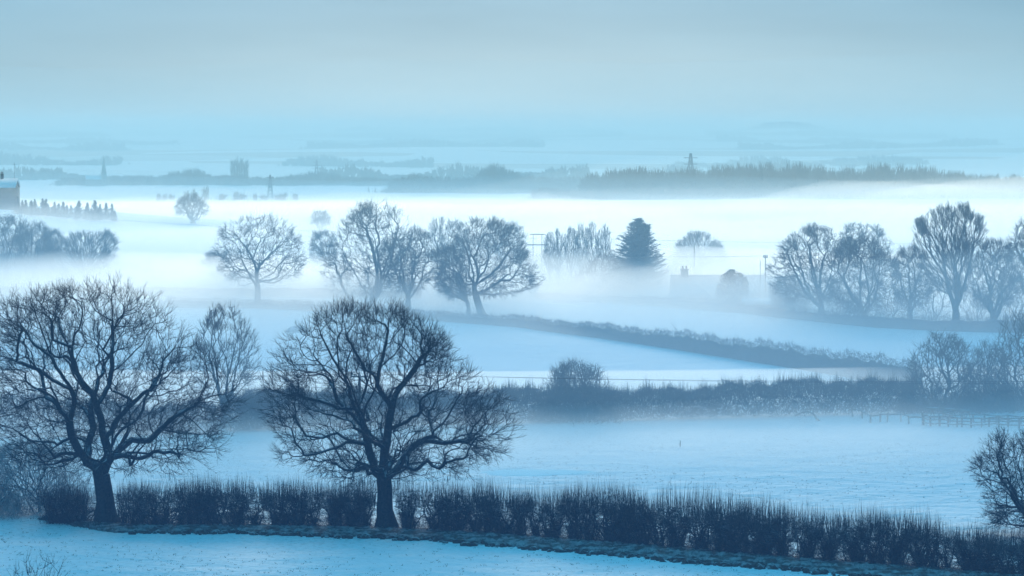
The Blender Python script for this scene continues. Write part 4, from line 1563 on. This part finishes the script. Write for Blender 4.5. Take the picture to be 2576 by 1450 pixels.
def bungalow():
    base = gp(1800, 770)
    Y = base[1] + 4
    s = Y / F
    X = lambda p: (p - 1288) * s
    Zf = lambda p: HC - (p - 340) * s
    e = empty('bungalow', (X(1810), Y, tz(X(1810), Y)), 0, 'low bungalow with long snow dusted roof and one chimney', 'house')
    x0, x1 = X(1694) - X(1810), X(1930) - X(1810)
    zr = Zf(696)
    ze = Zf(748)
    link('wall', gable_wall(x0, x1, 0, 7.4, ze, zr), M['brick'], e)
    gable_roof(e, x0, x1, 0, 7.4, ze, zr, 'tile')
    chimney(e, X(1726) - X(1810), 3.7, zr, 1.1, 0.9, 2)
    # hipped front wing
    xa, xb, xm = X(1704) - X(1810), X(1793) - X(1810), X(1742) - X(1810)
    zt = Zf(716)
    zw = Zf(746)
    link('wall', MB().box(((xa + xb) / 2, -1.0, zw / 2 - 0.2), (xb - xa - 0.6, 2.2, zw + 0.3)).mesh('wall'), M['brick'], e)
    hip = MB()
    hip.add([(xa, -2.5, zw), (xb, -2.5, zw), (xb, 2.6, zw), (xa, 2.6, zw), (xm - 0.9, -0.4, zt), (xm + 0.9, -0.4, zt), (xm + 0.9, 2.6, zt), (xm - 0.9, 2.6, zt)],
            Q=[[0, 1, 5, 4], [1, 2, 6, 5], [3, 0, 4, 7], [4, 5, 6, 7], [0, 3, 2, 1], [2, 3, 7, 6]])
    link('roof', hip.mesh('roof'), M['tile'], e)
    for wx in (x0 + 9.0, x0 + 12.5):
        window(e, wx, 0, 1.3, 1.6, 1.1)
    window(e, (xa + xb) / 2, -2.1, 1.2, 1.8, 1.1)
    # second roof
    Y2 = Y + 6
    s2 = Y2 / F
    e2 = empty('outbuilding', ((1925 - 1288) * s2, Y2, 0), 0, 'snow roofed barn behind the evergreen bush, joined on to the bungalow', 'barn')
    zr2, ze2 = HC - (700 - 340) * s2, HC - (752 - 340) * s2
    link('wall', gable_wall(-3.0, 3.2, 0, 7, ze2, zr2), M['brick'], e2)
    gable_roof(e2, -3.0, 3.2, 0, 7, ze2, zr2)
    window(e2, 1.2, 0, ze2 * 0.55, 1.0, 0.8)
    # shed
    g = gp(1925, 785)
    s3 = g[1] / F
    e3 = empty('shed', (g[0], g[1], 0), 0, 'low timber shed with flat snow covered roof beside the contorted oak', 'shed')
    zt = HC - (768 - 340) * s3
    W = 112 * s3
    link('wall', MB().box((0, 1.5, zt / 2 - 0.2), (W * 0.94, 2.8, zt + 0.3)).mesh('wall'), M['timber'], e3)
    rf = MB()
    rf.add([(-W / 2, -0.2, zt), (W / 2, -0.2, zt + 0.15), (W / 2, 3.2, zt + 0.75), (-W / 2, 3.2, zt + 0.7), (-W / 2, -0.2, zt + 0.16), (W / 2, -0.2, zt + 0.31), (W / 2, 3.2, zt + 0.9), (-W / 2, 3.2, zt + 0.85)],
           Q=[[0, 3, 2, 1], [4, 5, 6, 7], [0, 1, 5, 4], [1, 2, 6, 5], [2, 3, 7, 6], [3, 0, 4, 7]])
    link('roof', rf.mesh('roof'), M['roofsnow'], e3)
    link('door', MB().box((W * 0.2, 0.07, zt * 0.42), (0.85, 0.06, zt * 0.85)).mesh('door'), M['pole'], e3)


bungalow()


# ------------------------------------------------------------------ poles and wires
def pole(label, X, Y, h, arm=0.0, trafo=False, kind='plain', name='utility_pole', rz=0.0, r=0.14, stay=False):
    e = empty(name, (X, Y, tz(X, Y)), rz, label, 'pole')
    q = MB()
    if kind == 'H':
        for sx in (-0.75, 0.75):
            link('post', MB().sweep(np.array([(sx, 0, -0.3), (sx, 0, h / 2), (sx, 0, h)]), np.array([r, r * 0.85, r * 0.7]), 8, cap=True).mesh('post'), M['pole'], e)
        link('crossarm', MB().box((0, -0.14, h - 1.9), (3.6, 0.14, 0.16)).mesh('crossarm'), M['metal'], e)
        link('crossarm', MB().box((0, -0.14, h - 0.1), (2.6, 0.12, 0.14)).mesh('crossarm'), M['metal'], e)
    else:
        link('post', q.sweep(np.array([(0, 0, -0.3), (0, 0, h / 2), (0, 0, h)]), np.array([r, r * 0.85, r * 0.7]), 8, cap=True).mesh('post'), M['pole'], e)
        if arm > 0:
            link('crossarm', MB().box((0, -r - 0.03, h - 0.12), (arm, 0.12, 0.14)).mesh('crossarm'), M['metal'], e)
            for x in np.linspace(-arm / 2 + 0.1, arm / 2 - 0.1, 3):
                link('insulator', MB().sweep(np.array([(x, -r - 0.03, h - 0.05), (x, -r - 0.03, h + 0.1), (x, -r - 0.03, h + 0.25)]), np.array([0.05, 0.09, 0.05]), 6, cap=True).mesh('insulator'), M['metal'], e)
    if trafo:
        t = link('transformer', MB().box((0.55, 0, h * 0.45), (0.8, 0.7, 1.7)).mesh('transformer'), M['metal'], e)
        for k in range(5):
            link('fin', MB().box((1.0, 0, h * 0.45 - 0.6 + k * 0.3), (0.14, 0.6, 0.06)).mesh('fin'), M['metal'], t)
        link('bracket', MB().box((0.3, 0, h * 0.45 - 0.9), (1.3, 0.2, 0.1)).mesh('bracket'), M['metal'], e)
    if kind == 'twin':
        for sx in (-0.22, 0.22):
            link('bracket', MB().bar((sx * 0.6, 0, h - 0.2), (sx, 0, h + 2.1), 0.1).mesh('bracket'), M['metal'], e)
        link('crossarm', MB().box((0, -0.1, h + 0.3), (0.9, 0.1, 0.1)).mesh('crossarm'), M['metal'], e)
    return e


def ppos(px, py_base):
    g = gp(px, py_base)
    return g[0], g[1], g[1] / F


x, y, s = ppos(157, 712)
pole('utility pole with long crossarm and grey transformer in the fog', x, y, (712 - 661) * s, arm=3.4, trafo=True, r=0.2)
PT = (x, y, (712 - 661) * s)
x, y, s = ppos(95, 712)
pole('plain thin pole in the fog beside the transformer pole', x, y, (712 - 631) * s, arm=0.9, r=0.12)
x, y, s = ppos(18, 714)
pole('thin bare pole in the fog below the tall plain house', x, y, (714 - 605) * s, arm=0.0, r=0.07)
X2, Y2 = (51 - 1288) / F * 590, 590.0
pole('stout pole with twin tops rising out of the hazy tree clump', X2, Y2, HC - (560 - 340) * 590 / F, kind='twin', r=0.24)
PA = (X2, Y2, HC - (536 - 340) * 590 / F)
x, y, s = ppos(1352, 722)
pole('twin legged power pole standing among the slender birches', x, y, (722 - 588) * s, kind='H', r=0.06)
PH = (x, y, (722 - 597) * s)
x, y, s = ppos(1746, 735)
pole('tall thin pole behind the bungalow ridge', x, y, (735 - 612) * s, arm=0.0, r=0.07)
x, y, s = ppos(1925, 772)
pole('utility pole with a short crossarm beside the contorted oak', x, y, (772 - 644) * s, arm=0.7, r=0.075)
PR = (x, y, (772 - 644) * s)
pole('short thin service pole beside the taller pole by the contorted oak', x - 0.75, y + 0.3, (772 - 655) * s, arm=0.0, r=0.05, name='service_pole')
x, y, s = ppos(905, 1134)
pole('utility pole seen through the crown of the gnarled oak', x, y, (1134 - 944) * s, arm=1.5, r=0.15)
PN = (x, y, (1134 - 944) * s)


def wire(label, a, b, sag, r, group='overhead wires', n=40):
    a, b = np.array(a, float), np.array(b, float)
    t = np.linspace(0, 1, n)[:, None]
    P = a + (b - a) * t
    P[:, 2] -= (4 * sag * t * (1 - t))[:, 0]
    o0 = P[0].copy()
    o = link('overhead_wire', MB().sweep(P - o0, np.full(n, r), 5).mesh('overhead_wire'), M['wire'], loc=o0)
    tag(o, label, 'wire', group)


def at_px(px, py, Y):
    return tuple(pt(px, py, Y))


for dx, lb in ((-0.6, 'nearer'), (0.65, 'farther')):
    wire('one of two wires from the pole behind the gnarled oak over the field hedge', (PN[0] + dx, PN[1], PN[2] + tz(PN[0], PN[1]) + 0.1), at_px(2760, 962 + dx * 4, PN[1] + 5), 0.25, 0.011, 'wires over the field hedge')
    wire('one of two wires from the pole behind the gnarled oak towards the forked oak', (PN[0] + dx, PN[1], PN[2] + tz(PN[0], PN[1]) + 0.1), at_px(-200, 940 + dx * 4, PN[1] - 4), 0.3, 0.011, 'wires over the field hedge')
wire('thin wire sloping from the twin topped pole through the fog to the twin legged pole', PA, (PH[0], PH[1], PH[2] - 0.2), 0.7, 0.02)
wire('thin wire from the twin legged pole across the fog above the bungalow', (PH[0] + 1.0, PH[1], PH[2]), at_px(2800, 610, 540), 0.6, 0.02)
wire('thin wire from the transformer pole through the fog behind the solitary oak', (PT[0] + 1.5, PT[1], PT[2]), at_px(1352, 652, 534), 0.5, 0.018)
wire('thin wire from the pole by the contorted oak to the tall thin pole', (PR[0], PR[1], PR[2]), at_px(1352, 640, 534), 0.3, 0.018)
wire('thin wire from the twin topped pole towards the tall plain house', PA, at_px(-200, 552, 590), 0.2, 0.02)


# ------------------------------------------------------------------ log fence and field bits
def log_fence():
    rg = np.random.default_rng(55)

    def panel(label, posts, rails, Hpx, group):
        g0 = gp(*posts[0])
        e = empty('rail_fence', (g0[0], g0[1], 0), 0, label, 'fence', group)
        pw = []
        for (x, y) in posts:
            g = gp(x, y)
            h = Hpx * g[1] / F * rg.uniform(0.92, 1.1)
            p = g - np.array([g0[0], g0[1], 0])
            p[2] = tz(g[0], g[1])
            lean = rg.normal(0, 0.05, 2)
            r = rg.uniform(0.065, 0.10)
            link('post', MB().sweep(np.array([p - [0, 0, 0.3], p + [lean[0] * h / 2, 0, h / 2], p + [lean[0] * h, lean[1] * h, h]]), np.array([r, r * 0.95, r * 0.85]), 6, cap=True).mesh('post'), M['timber'], e)
            pw.append((p, h))
        for f in rails:
            for (a, ha), (b, hb) in zip(pw[:-1], pw[1:]):
                A = a + np.array([0, -0.1, ha * f])
                B = b + np.array([0, -0.1, hb * f])
                d = (B - A) * 0.03
                C = np.array([A - d, (A + B) / 2 + [0, 0, rg.normal(0, 0.03)], B + d])
                link('rail', MB().sweep(C, np.array([0.062, 0.058, 0.055]) * rg.uniform(0.9, 1.15), 6).mesh('rail'), M['timber'], e)
        return e
    # zoom factors of the enlargement the posts were traced in
    z = lambda x, y: (1985.3 + x * 0.2293, 989.2 + y * 0.2293)
    panel('single rail log fence reaching into the field from the paddock', [z(700, 262), z(800, 282), z(888, 330), z(1000, 318), z(1078, 322), z(1225, 318), z(1314, 345), z(1475, 352)], (0.85,), 22, 'log fences round the paddock')
    panel('front log fence of the paddock with three rails', [z(1470, 355), z(1550, 368), z(1650, 365), z(1745, 372), z(1840, 376), z(1895, 375), z(1995, 380), z(2110, 378), z(2190, 372), z(2300, 372), z(2400, 374), z(2525, 376), z(2680, 380)], (0.95, 0.62, 0.28), 25, 'log fences round the paddock')
    panel('rear log fence of the paddock with two rails', [z(1465, 305), z(1640, 312), z(1760, 318), z(1900, 318), z(2020, 320), z(2140, 325), z(2270, 328), z(2400, 332), z(2540, 336), z(2690, 340)], (0.95, 0.5), 20, 'log fences round the paddock')
    for i, (A, B, lb) in enumerate([((1680, 215), (1795, 203), 'short snow covered log on the stack behind the paddock'), ((1495, 165), (1880, 186), 'long snow covered log behind the paddock fence'), ((1885, 192), (1985, 196), 'snow covered log end beside the long log')]):
        # logs lie on trestles just behind the rear fence
        Yw = gp(*z(1800, 300))[1] + 1.5
        a, b = pt(*z(*A), Yw), pt(*z(*B), Yw)
        o0 = (a + b) / 2
        e = empty('log', (o0[0], o0[1], 0), 0, lb, 'log', 'logs behind the paddock')
        link('trunk', MB().sweep(np.array([a, (a + b) / 2, b]) - [o0[0], o0[1], 0], np.array([0.11, 0.12, 0.1]), 7, cap=True).mesh('trunk'), M['timber'], e)
        for q in (a * 0.8 + b * 0.2, a * 0.2 + b * 0.8):
            link('trestle', MB().bar((q[0] - o0[0] - 0.25, 0, -0.1), (q[0] - o0[0], 0, q[2]), 0.09).bar((q[0] - o0[0] + 0.25, 0.05, -0.1), (q[0] - o0[0], 0.05, q[2]), 0.09).mesh('trestle'), M['timber'], e)
    # fallen bough with snow on it
    g = gp(2040, 1060)
    e = empty('fallen_bough', (g[0], g[1], 0), 0, 'fallen bough carrying snow at the end of the field hedge', 'branch')
    P = np.array([pt(2000, 1046, g[1] + 0.3), pt(2025, 1037, g[1]), pt(2045, 1041, g[1] - 0.1), pt(2052, 1052, g[1] - 0.2), pt(2062, 1060, g[1])]) - [g[0], g[1], 0]
    C = spline(P, 0.15, 0.015, rg)
    link('limb', MB().sweep(C, np.linspace(0.05, 0.09, len(C)), 6).mesh('limb'), M['timber'], e)
    q = MB()
    for k in range(14):
        a = C[rg.integers(0, len(C))]
        q.segs([a], [a + unit(np.array([rg.normal(), rg.normal(), rg.normal(-0.1, 0.4)])) * rg.uniform(0.3, 0.8)], 0.02, 0, 3, cone=True)
    tag(link('twigs', q.mesh('twigs'), M['frosted'], e), kind='stuff')
    # marker post
    g = gp(1711, 1125)
    h = 16 * g[1] / F
    e = empty('marker_post', (g[0], g[1], tz(g[0], g[1])), 0, 'single short marker post standing alone in the misty field', 'post')
    link('stake', MB().sweep(np.array([(0, 0, -0.2), (0.01, 0, h / 2), (0.02, 0, h)]), np.array([0.05, 0.048, 0.045]), 6, cap=True).mesh('stake'), M['timber'], e)
    link('cap', MB().box((0.02, 0, h + 0.02), (0.13, 0.13, 0.05)).mesh('cap'), M['roofsnow'], e)
    # leaning dead sapling on the curving hedge
    g = gp(1710, 870)
    e = empty('dead_sapling', (g[0], g[1] + 0.3, 0), 0, 'leaning dead sapling sticking out of the curving hedge', 'sapling')
    a, b = np.array([0.3, 0, 0.3]), pt(1688, 813, g[1] + 0.3) - [g[0], g[1] + 0.3, 0]
    C = spline([a, (a + b) / 2 + [0.25, 0, 0], b], 0.2)
    link('stem', MB().sweep(C, np.linspace(0.05, 0.015, len(C)), 5).mesh('stem'), M['bark'], e)
    q = MB()
    for k in range(10):
        p = C[rg.integers(len(C) // 3, len(C))]
        q.segs([p], [p + np.array([rg.normal(-0.2, 0.25), rg.normal(0, 0.2), rg.uniform(0.3, 0.8)])], 0.015, 0, 3, cone=True)
    tag(link('twigs', q.mesh('twigs'), M['twig'], e), kind='stuff')


log_fence()


def mound(name, label, cat, px, py, w, d, h, mat, seed):
    rg = np.random.default_rng(seed)
    g = gp(px, py)
    s = g[1] / F
    nu, nv = 18, 7
    V = []
    for j in range(nv):
        f = j / (nv - 1)
        for i in range(nu):
            a = 2 * pi * i / nu
            rr = cos(f * pi / 2) * (1 + rg.normal(0, 0.06))
            V.append((w / 2 * rr * cos(a), d / 2 * rr * sin(a), h * sin(f * pi / 2) * (1 + rg.normal(0, 0.04)) - 0.08))
    Q = []
    for j in range(nv - 1):
        for i in range(nu):
            k = (i + 1) % nu
            Q.append((j * nu + i, j * nu + k, (j + 1) * nu + k, (j + 1) * nu + i))
    e = link(name, mesh_np(name, np.array(V), [np.array(Q)], True), M[mat], loc=(g[0], g[1], tz(g[0], g[1])))
    tag(e, label, cat)


mound('earth_heap', 'snow dusted heap in mist beside the hedge under the oak trio', 'heap', 1435, 762, 4.6, 3.0, 0.95, 'earth', 1)
mound('earth_heap', 'small snow edged heap on the roadside hedge line near the poles', 'heap', 345, 748, 2.6, 2.0, 1.4, 'earth', 2)
mound('manure_heap', 'pale frosted heap lying alone in the pasture behind the gnarled oak', 'heap', 748, 836, 3.2, 2.6, 0.9, 'frosted', 3)
mound('molehill', 'tiny dark molehill on the snow of the upper pasture', 'molehill', 1840, 827, 0.6, 0.5, 0.2, 'earth', 4)


def pond():
    g = gp(1345, 1191)
    rg = np.random.default_rng(3)
    n = 72
    a = np.linspace(0, 2 * pi, n, endpoint=False)
    rad = 1 + 0.07 * np.sin(3 * a + 1) + 0.05 * np.sin(7 * a) + rg.normal(0, 0.012, n)
    s = g[1] / F
    V, T = [], []
    rings = 7
    for k in range(1, rings + 1):
        f = k / rings
        X = g[0] + 148 * s * rad * f * np.cos(a)
        Y = g[1] + 2.3 * rad * f * np.sin(a)
        V.append(np.stack([X, Y, terrain(X, Y) + (0.03 if k < rings else -0.02)], 1))
    V = np.vstack(V + [np.array([[g[0], g[1], tz(g[0], g[1]) + 0.03]])])
    i = np.arange(n)
    j = (i + 1) % n
    T = np.stack([i, j, np.full(n, len(V) - 1)], 1)
    Q = np.concatenate([np.stack([i + k * n, i + (k + 1) * n, j + (k + 1) * n, j + k * n], 1) for k in range(rings - 1)])
    o = link('pond', mesh_np('pond', V, [T, Q], True), M['ice'])
    tag(o, 'frozen pond with smooth snow on its ice in the near field', kind='structure')


M['ice'] = noise_mat('snowy_ice', (0.90, 0.92, 0.94), (0.92, 0.94, 0.95), 0.3, rough=0.95)
pond()


# ------------------------------------------------------------------ far country
def far_trees(name, label, contour, Y, spread, wid, seed, density=1.0, segs=70, r=0.16, mat='farwood', poplar=False):
    """far-off wood that reads as one mass: bare tree tops standing close together"""
    rg = np.random.default_rng(seed)
    C = np.array(contour, float)
    x = C[0, 0]
    b = MB()
    while x < C[-1, 0]:
        yy = Y + rg.uniform(-spread, spread)
        s = yy / F
        top = HC - (np.interp(x, C[:, 0], C[:, 1]) - 340) * s
        X = (x - 1288) * s
        g = tz(X, yy)
        h = max(5.0, (top - g) * rg.uniform(0.78, 1.05))
        w = wid * rg.uniform(0.7, 1.3)
        n = int(segs)
        st = np.stack([rg.normal(0, 0.12 * w, n), rg.normal(0, 0.12 * w, n), h * rg.uniform(0.02, 0.55, n)], 1)
        el = rg.uniform(0.25, 1.0, n) ** 0.6
        a = rg.uniform(0, 2 * pi, n)
        ex = np.sqrt(np.maximum(0, 1 - ((el - 0.55) / 0.5) ** 2)) * (0.25 if poplar else 1.0)
        en = np.stack([np.cos(a) * w * 0.5 * ex * rg.uniform(0.4, 1, n), np.sin(a) * w * 0.5 * ex, h * el], 1)
        o = np.array([X, yy, g])
        b.segs(st + o, en + o, r * 2.2, 0, 3, cone=True)
        # undergrowth
        m = n // 3
        u0 = np.stack([rg.normal(0, 0.5 * w, m), rg.normal(0, 0.4 * w, m), np.full(m, -0.5)], 1)
        b.segs(u0 + o, u0 + o + np.stack([rg.normal(0, 1, m), rg.normal(0, 1, m), h * rg.uniform(0.15, 0.5, m)], 1), r * 3, 0, 3, cone=True)
        x += wid / s * 0.42 / density * rg.uniform(0.5, 1.5)
    tag(link(name, b.mesh(name), M[mat]), label, kind='stuff')


far_trees('far_wood', 'long dark wood rising out of the far edge of the fog', [(1470, 437), (1500, 426), (1540, 418), (1600, 410), (1640, 420), (1700, 418), (1760, 418), (1800, 410), (1900, 403), (2000, 405), (2040, 408), (2080, 418), (2140, 415), (2200, 405), (2300, 408), (2345, 414), (2380, 425), (2450, 430), (2600, 440), (2800, 440)], 1720, 60, 12, 501, density=2.6, segs=90, r=0.28)
far_trees('far_wood', 'lower strip of trees in front of the long far wood', [(1350, 470), (1440, 474), (1500, 478), (1600, 470), (1800, 462), (2000, 468), (2200, 462), (2400, 468), (2620, 470)], 1640, 30, 9, 502, density=1.6, r=0.24)
far_trees('far_wood', 'hazy wood with a high hump behind the oak trio', [(990, 448), (1040, 432), (1100, 440), (1160, 445), (1205, 428), (1240, 405), (1290, 414), (1320, 434), (1380, 440), (1480, 437)], 2300, 60, 13, 503, density=2.4, r=0.36)
far_trees('far_wood', 'faint tree line beyond the fog below the church spire', [(150, 446), (230, 442), (330, 436), (400, 440), (440, 425), (480, 415), (500, 418), (530, 436), (600, 436), (700, 444), (740, 432), (780, 425), (830, 428), (860, 440), (1000, 446)], 2650, 60, 12, 504, density=1.8, r=0.26)
far_trees('far_wood', 'faint wisps of trees standing in the fog below the far tree line', [(400, 492), (440, 486), (500, 462), (520, 456), (560, 478), (600, 470), (640, 484), (720, 478), (760, 492)], 1560, 25, 7, 505, density=0.5, segs=40, r=0.12)
far_trees('far_wood', 'thin group of bare poplars in front of the long far wood', [(1440, 486), (1470, 480), (1490, 478), (1530, 486)], 1500, 15, 5, 506, density=1.2)
for i, (Yd, y0, amp) in enumerate([(3000, 430, 5), (3900, 405, 5), (5200, 384, 4), (6100, 368, 3.5), (7000, 354, 3), (7900, 338, 2.5)]):
    rg = np.random.default_rng(520 + i)
    for j in range(3):
        a = -200 + 980 * j + rg.uniform(-100, 100)
        ln = rg.uniform(350, 750)
        xs = np.linspace(a, a + ln, 24)
        g = terrain((xs - 1288) * Yd / F, np.full(24, Yd + j * 90))
        yb = 340 + (HC - g) * F / (Yd + j * 90)
        hh = (9 + 6 * np.sin(xs / 47.0 + j * 2 + i) + rg.uniform(0, 7, 24)) * F / (Yd + j * 90)
        far_trees('far_hedgerows', 'band of faint hedgerow trees on the hazy far slopes', np.stack([xs, yb - hh], 1), Yd + j * 90, 60, 14, 530 + i * 5 + j, density=1.0, segs=16, r=1.1)
far_trees('far_wood', 'wooded cap on the highest far hill', [(1895, 322), (1920, 307), (1970, 303), (2030, 307), (2055, 322)], 8100, 60, 22, 560, density=2.0, segs=40, r=0.9)


def poplar_clump():
    Y = 2620.0
    s = Y / F
    rg = np.random.default_rng(570)
    for i, px in enumerate(np.linspace(584, 622, 7)):
        X = (px - 1288) * s
        g = tz(X, Y)
        h = HC - (396 + rg.uniform(-3, 14) - 340) * s - g
        t, c = MB(), MB()
        t.sweep(np.array([(0, 0, -0.5), (0, 0, h * 0.5), (0, 0, h * 0.9)]), np.array([0.5, 0.35, 0.1]), 6)
        n = 130
        z = h * rg.uniform(0.08, 0.9, n)
        a = rg.uniform(0, 2 * pi, n)
        st = np.stack([np.zeros(n), np.zeros(n), z], 1)
        L = 1.9 * np.sin(np.clip(z / h, 0.05, 1) * pi * 0.9) + 0.5
        c.segs(st, st + np.stack([np.cos(a) * L, np.sin(a) * L, L * 1.9 + 1], 1), 0.17, 0.02, 3)
        e = empty('poplar_tree', (X, Y, g), 0, 'tall poplar in the blocky clump above the far tree line', 'tree', 'clump of far poplars')
        link('trunk', t.mesh('trunk'), M['farwood'], e)
        tag(link('crown', c.mesh('crown'), M['farwood'], e), kind='stuff')


poplar_clump()


def church():
    Y = 2580.0
    s = Y / F
    X = (262 - 1288) * s
    g = tz(X, Y)
    top = HC - (389 - 340) * s - g
    e = empty('church', (X, Y, g), 0.2, 'distant stone church with a slim spire above the fog', 'church')
    zt = top * 0.42
    link('tower', MB().box((0, 0, zt / 2 - 0.5), (4.6, 4.6, zt + 1)).mesh('tower'), M['stone'], e)
    sp = MB()
    k = 8
    a = 2 * pi * np.arange(k) / k + pi / 8
    V = np.vstack([np.stack([2.35 * np.cos(a), 2.35 * np.sin(a), np.full(k, zt)], 1), [[0, 0, top]]])
    i = np.arange(k)
    sp.add(V, T=np.stack([i, (i + 1) % k, np.full(k, k)], 1))
    link('spire', sp.mesh('spire'), M['stone'], e)
    link('nave', gable_wall(-16, -2.4, -4, 4, 6, 10), M['stone'], e)
    gable_roof(e, -16, -2.4, -4, 4, 6, 10)


church()


def pylon(px, top_py, Y, label):
    s = Y / F
    X = (px - 1288) * s
    g = tz(X, Y)
    h = HC - (top_py - 340) * s - g
    e = empty('pylon', (X, Y, g), 0.3, label, 'pylon', 'distant power pylons')
    w = h * 0.11
    for sx in (-1, 1):
        for sy in (-1, 1):
            link('leg', MB().bar((sx * w, sy * w, -0.5), (sx * w * 0.12, sy * w * 0.12, h), 0.5).mesh('leg'), M['metal'], e)
    for f in (0.62, 0.76, 0.9):
        link('crossarm', MB().bar((-h * 0.16, 0, h * f), (h * 0.16, 0, h * f), 0.45).mesh('crossarm'), M['metal'], e)
    q = MB()
    for j in range(6):
        z0, z1 = h * j / 7, h * (j + 1) / 7
        w0, w1 = w * (1 - 0.88 * j / 7), w * (1 - 0.88 * (j + 1) / 7)
        for sy in (-1, 1):
            q.bar((-w0, sy * w0, z0), (w1, sy * w1, z1), 0.25).bar((w0, sy * w0, z0), (-w1, sy * w1, z1), 0.25)
    link('lattice', q.mesh('lattice'), M['metal'], e)


pylon(1737, 386, 1850, 'lattice pylon rising above the long far wood')
pylon(680, 440, 1900, 'lattice pylon rising from the fog behind the solitary oak')
pylon(797, 402, 2750, 'faint lattice pylon on the wooded rise beyond the fog')
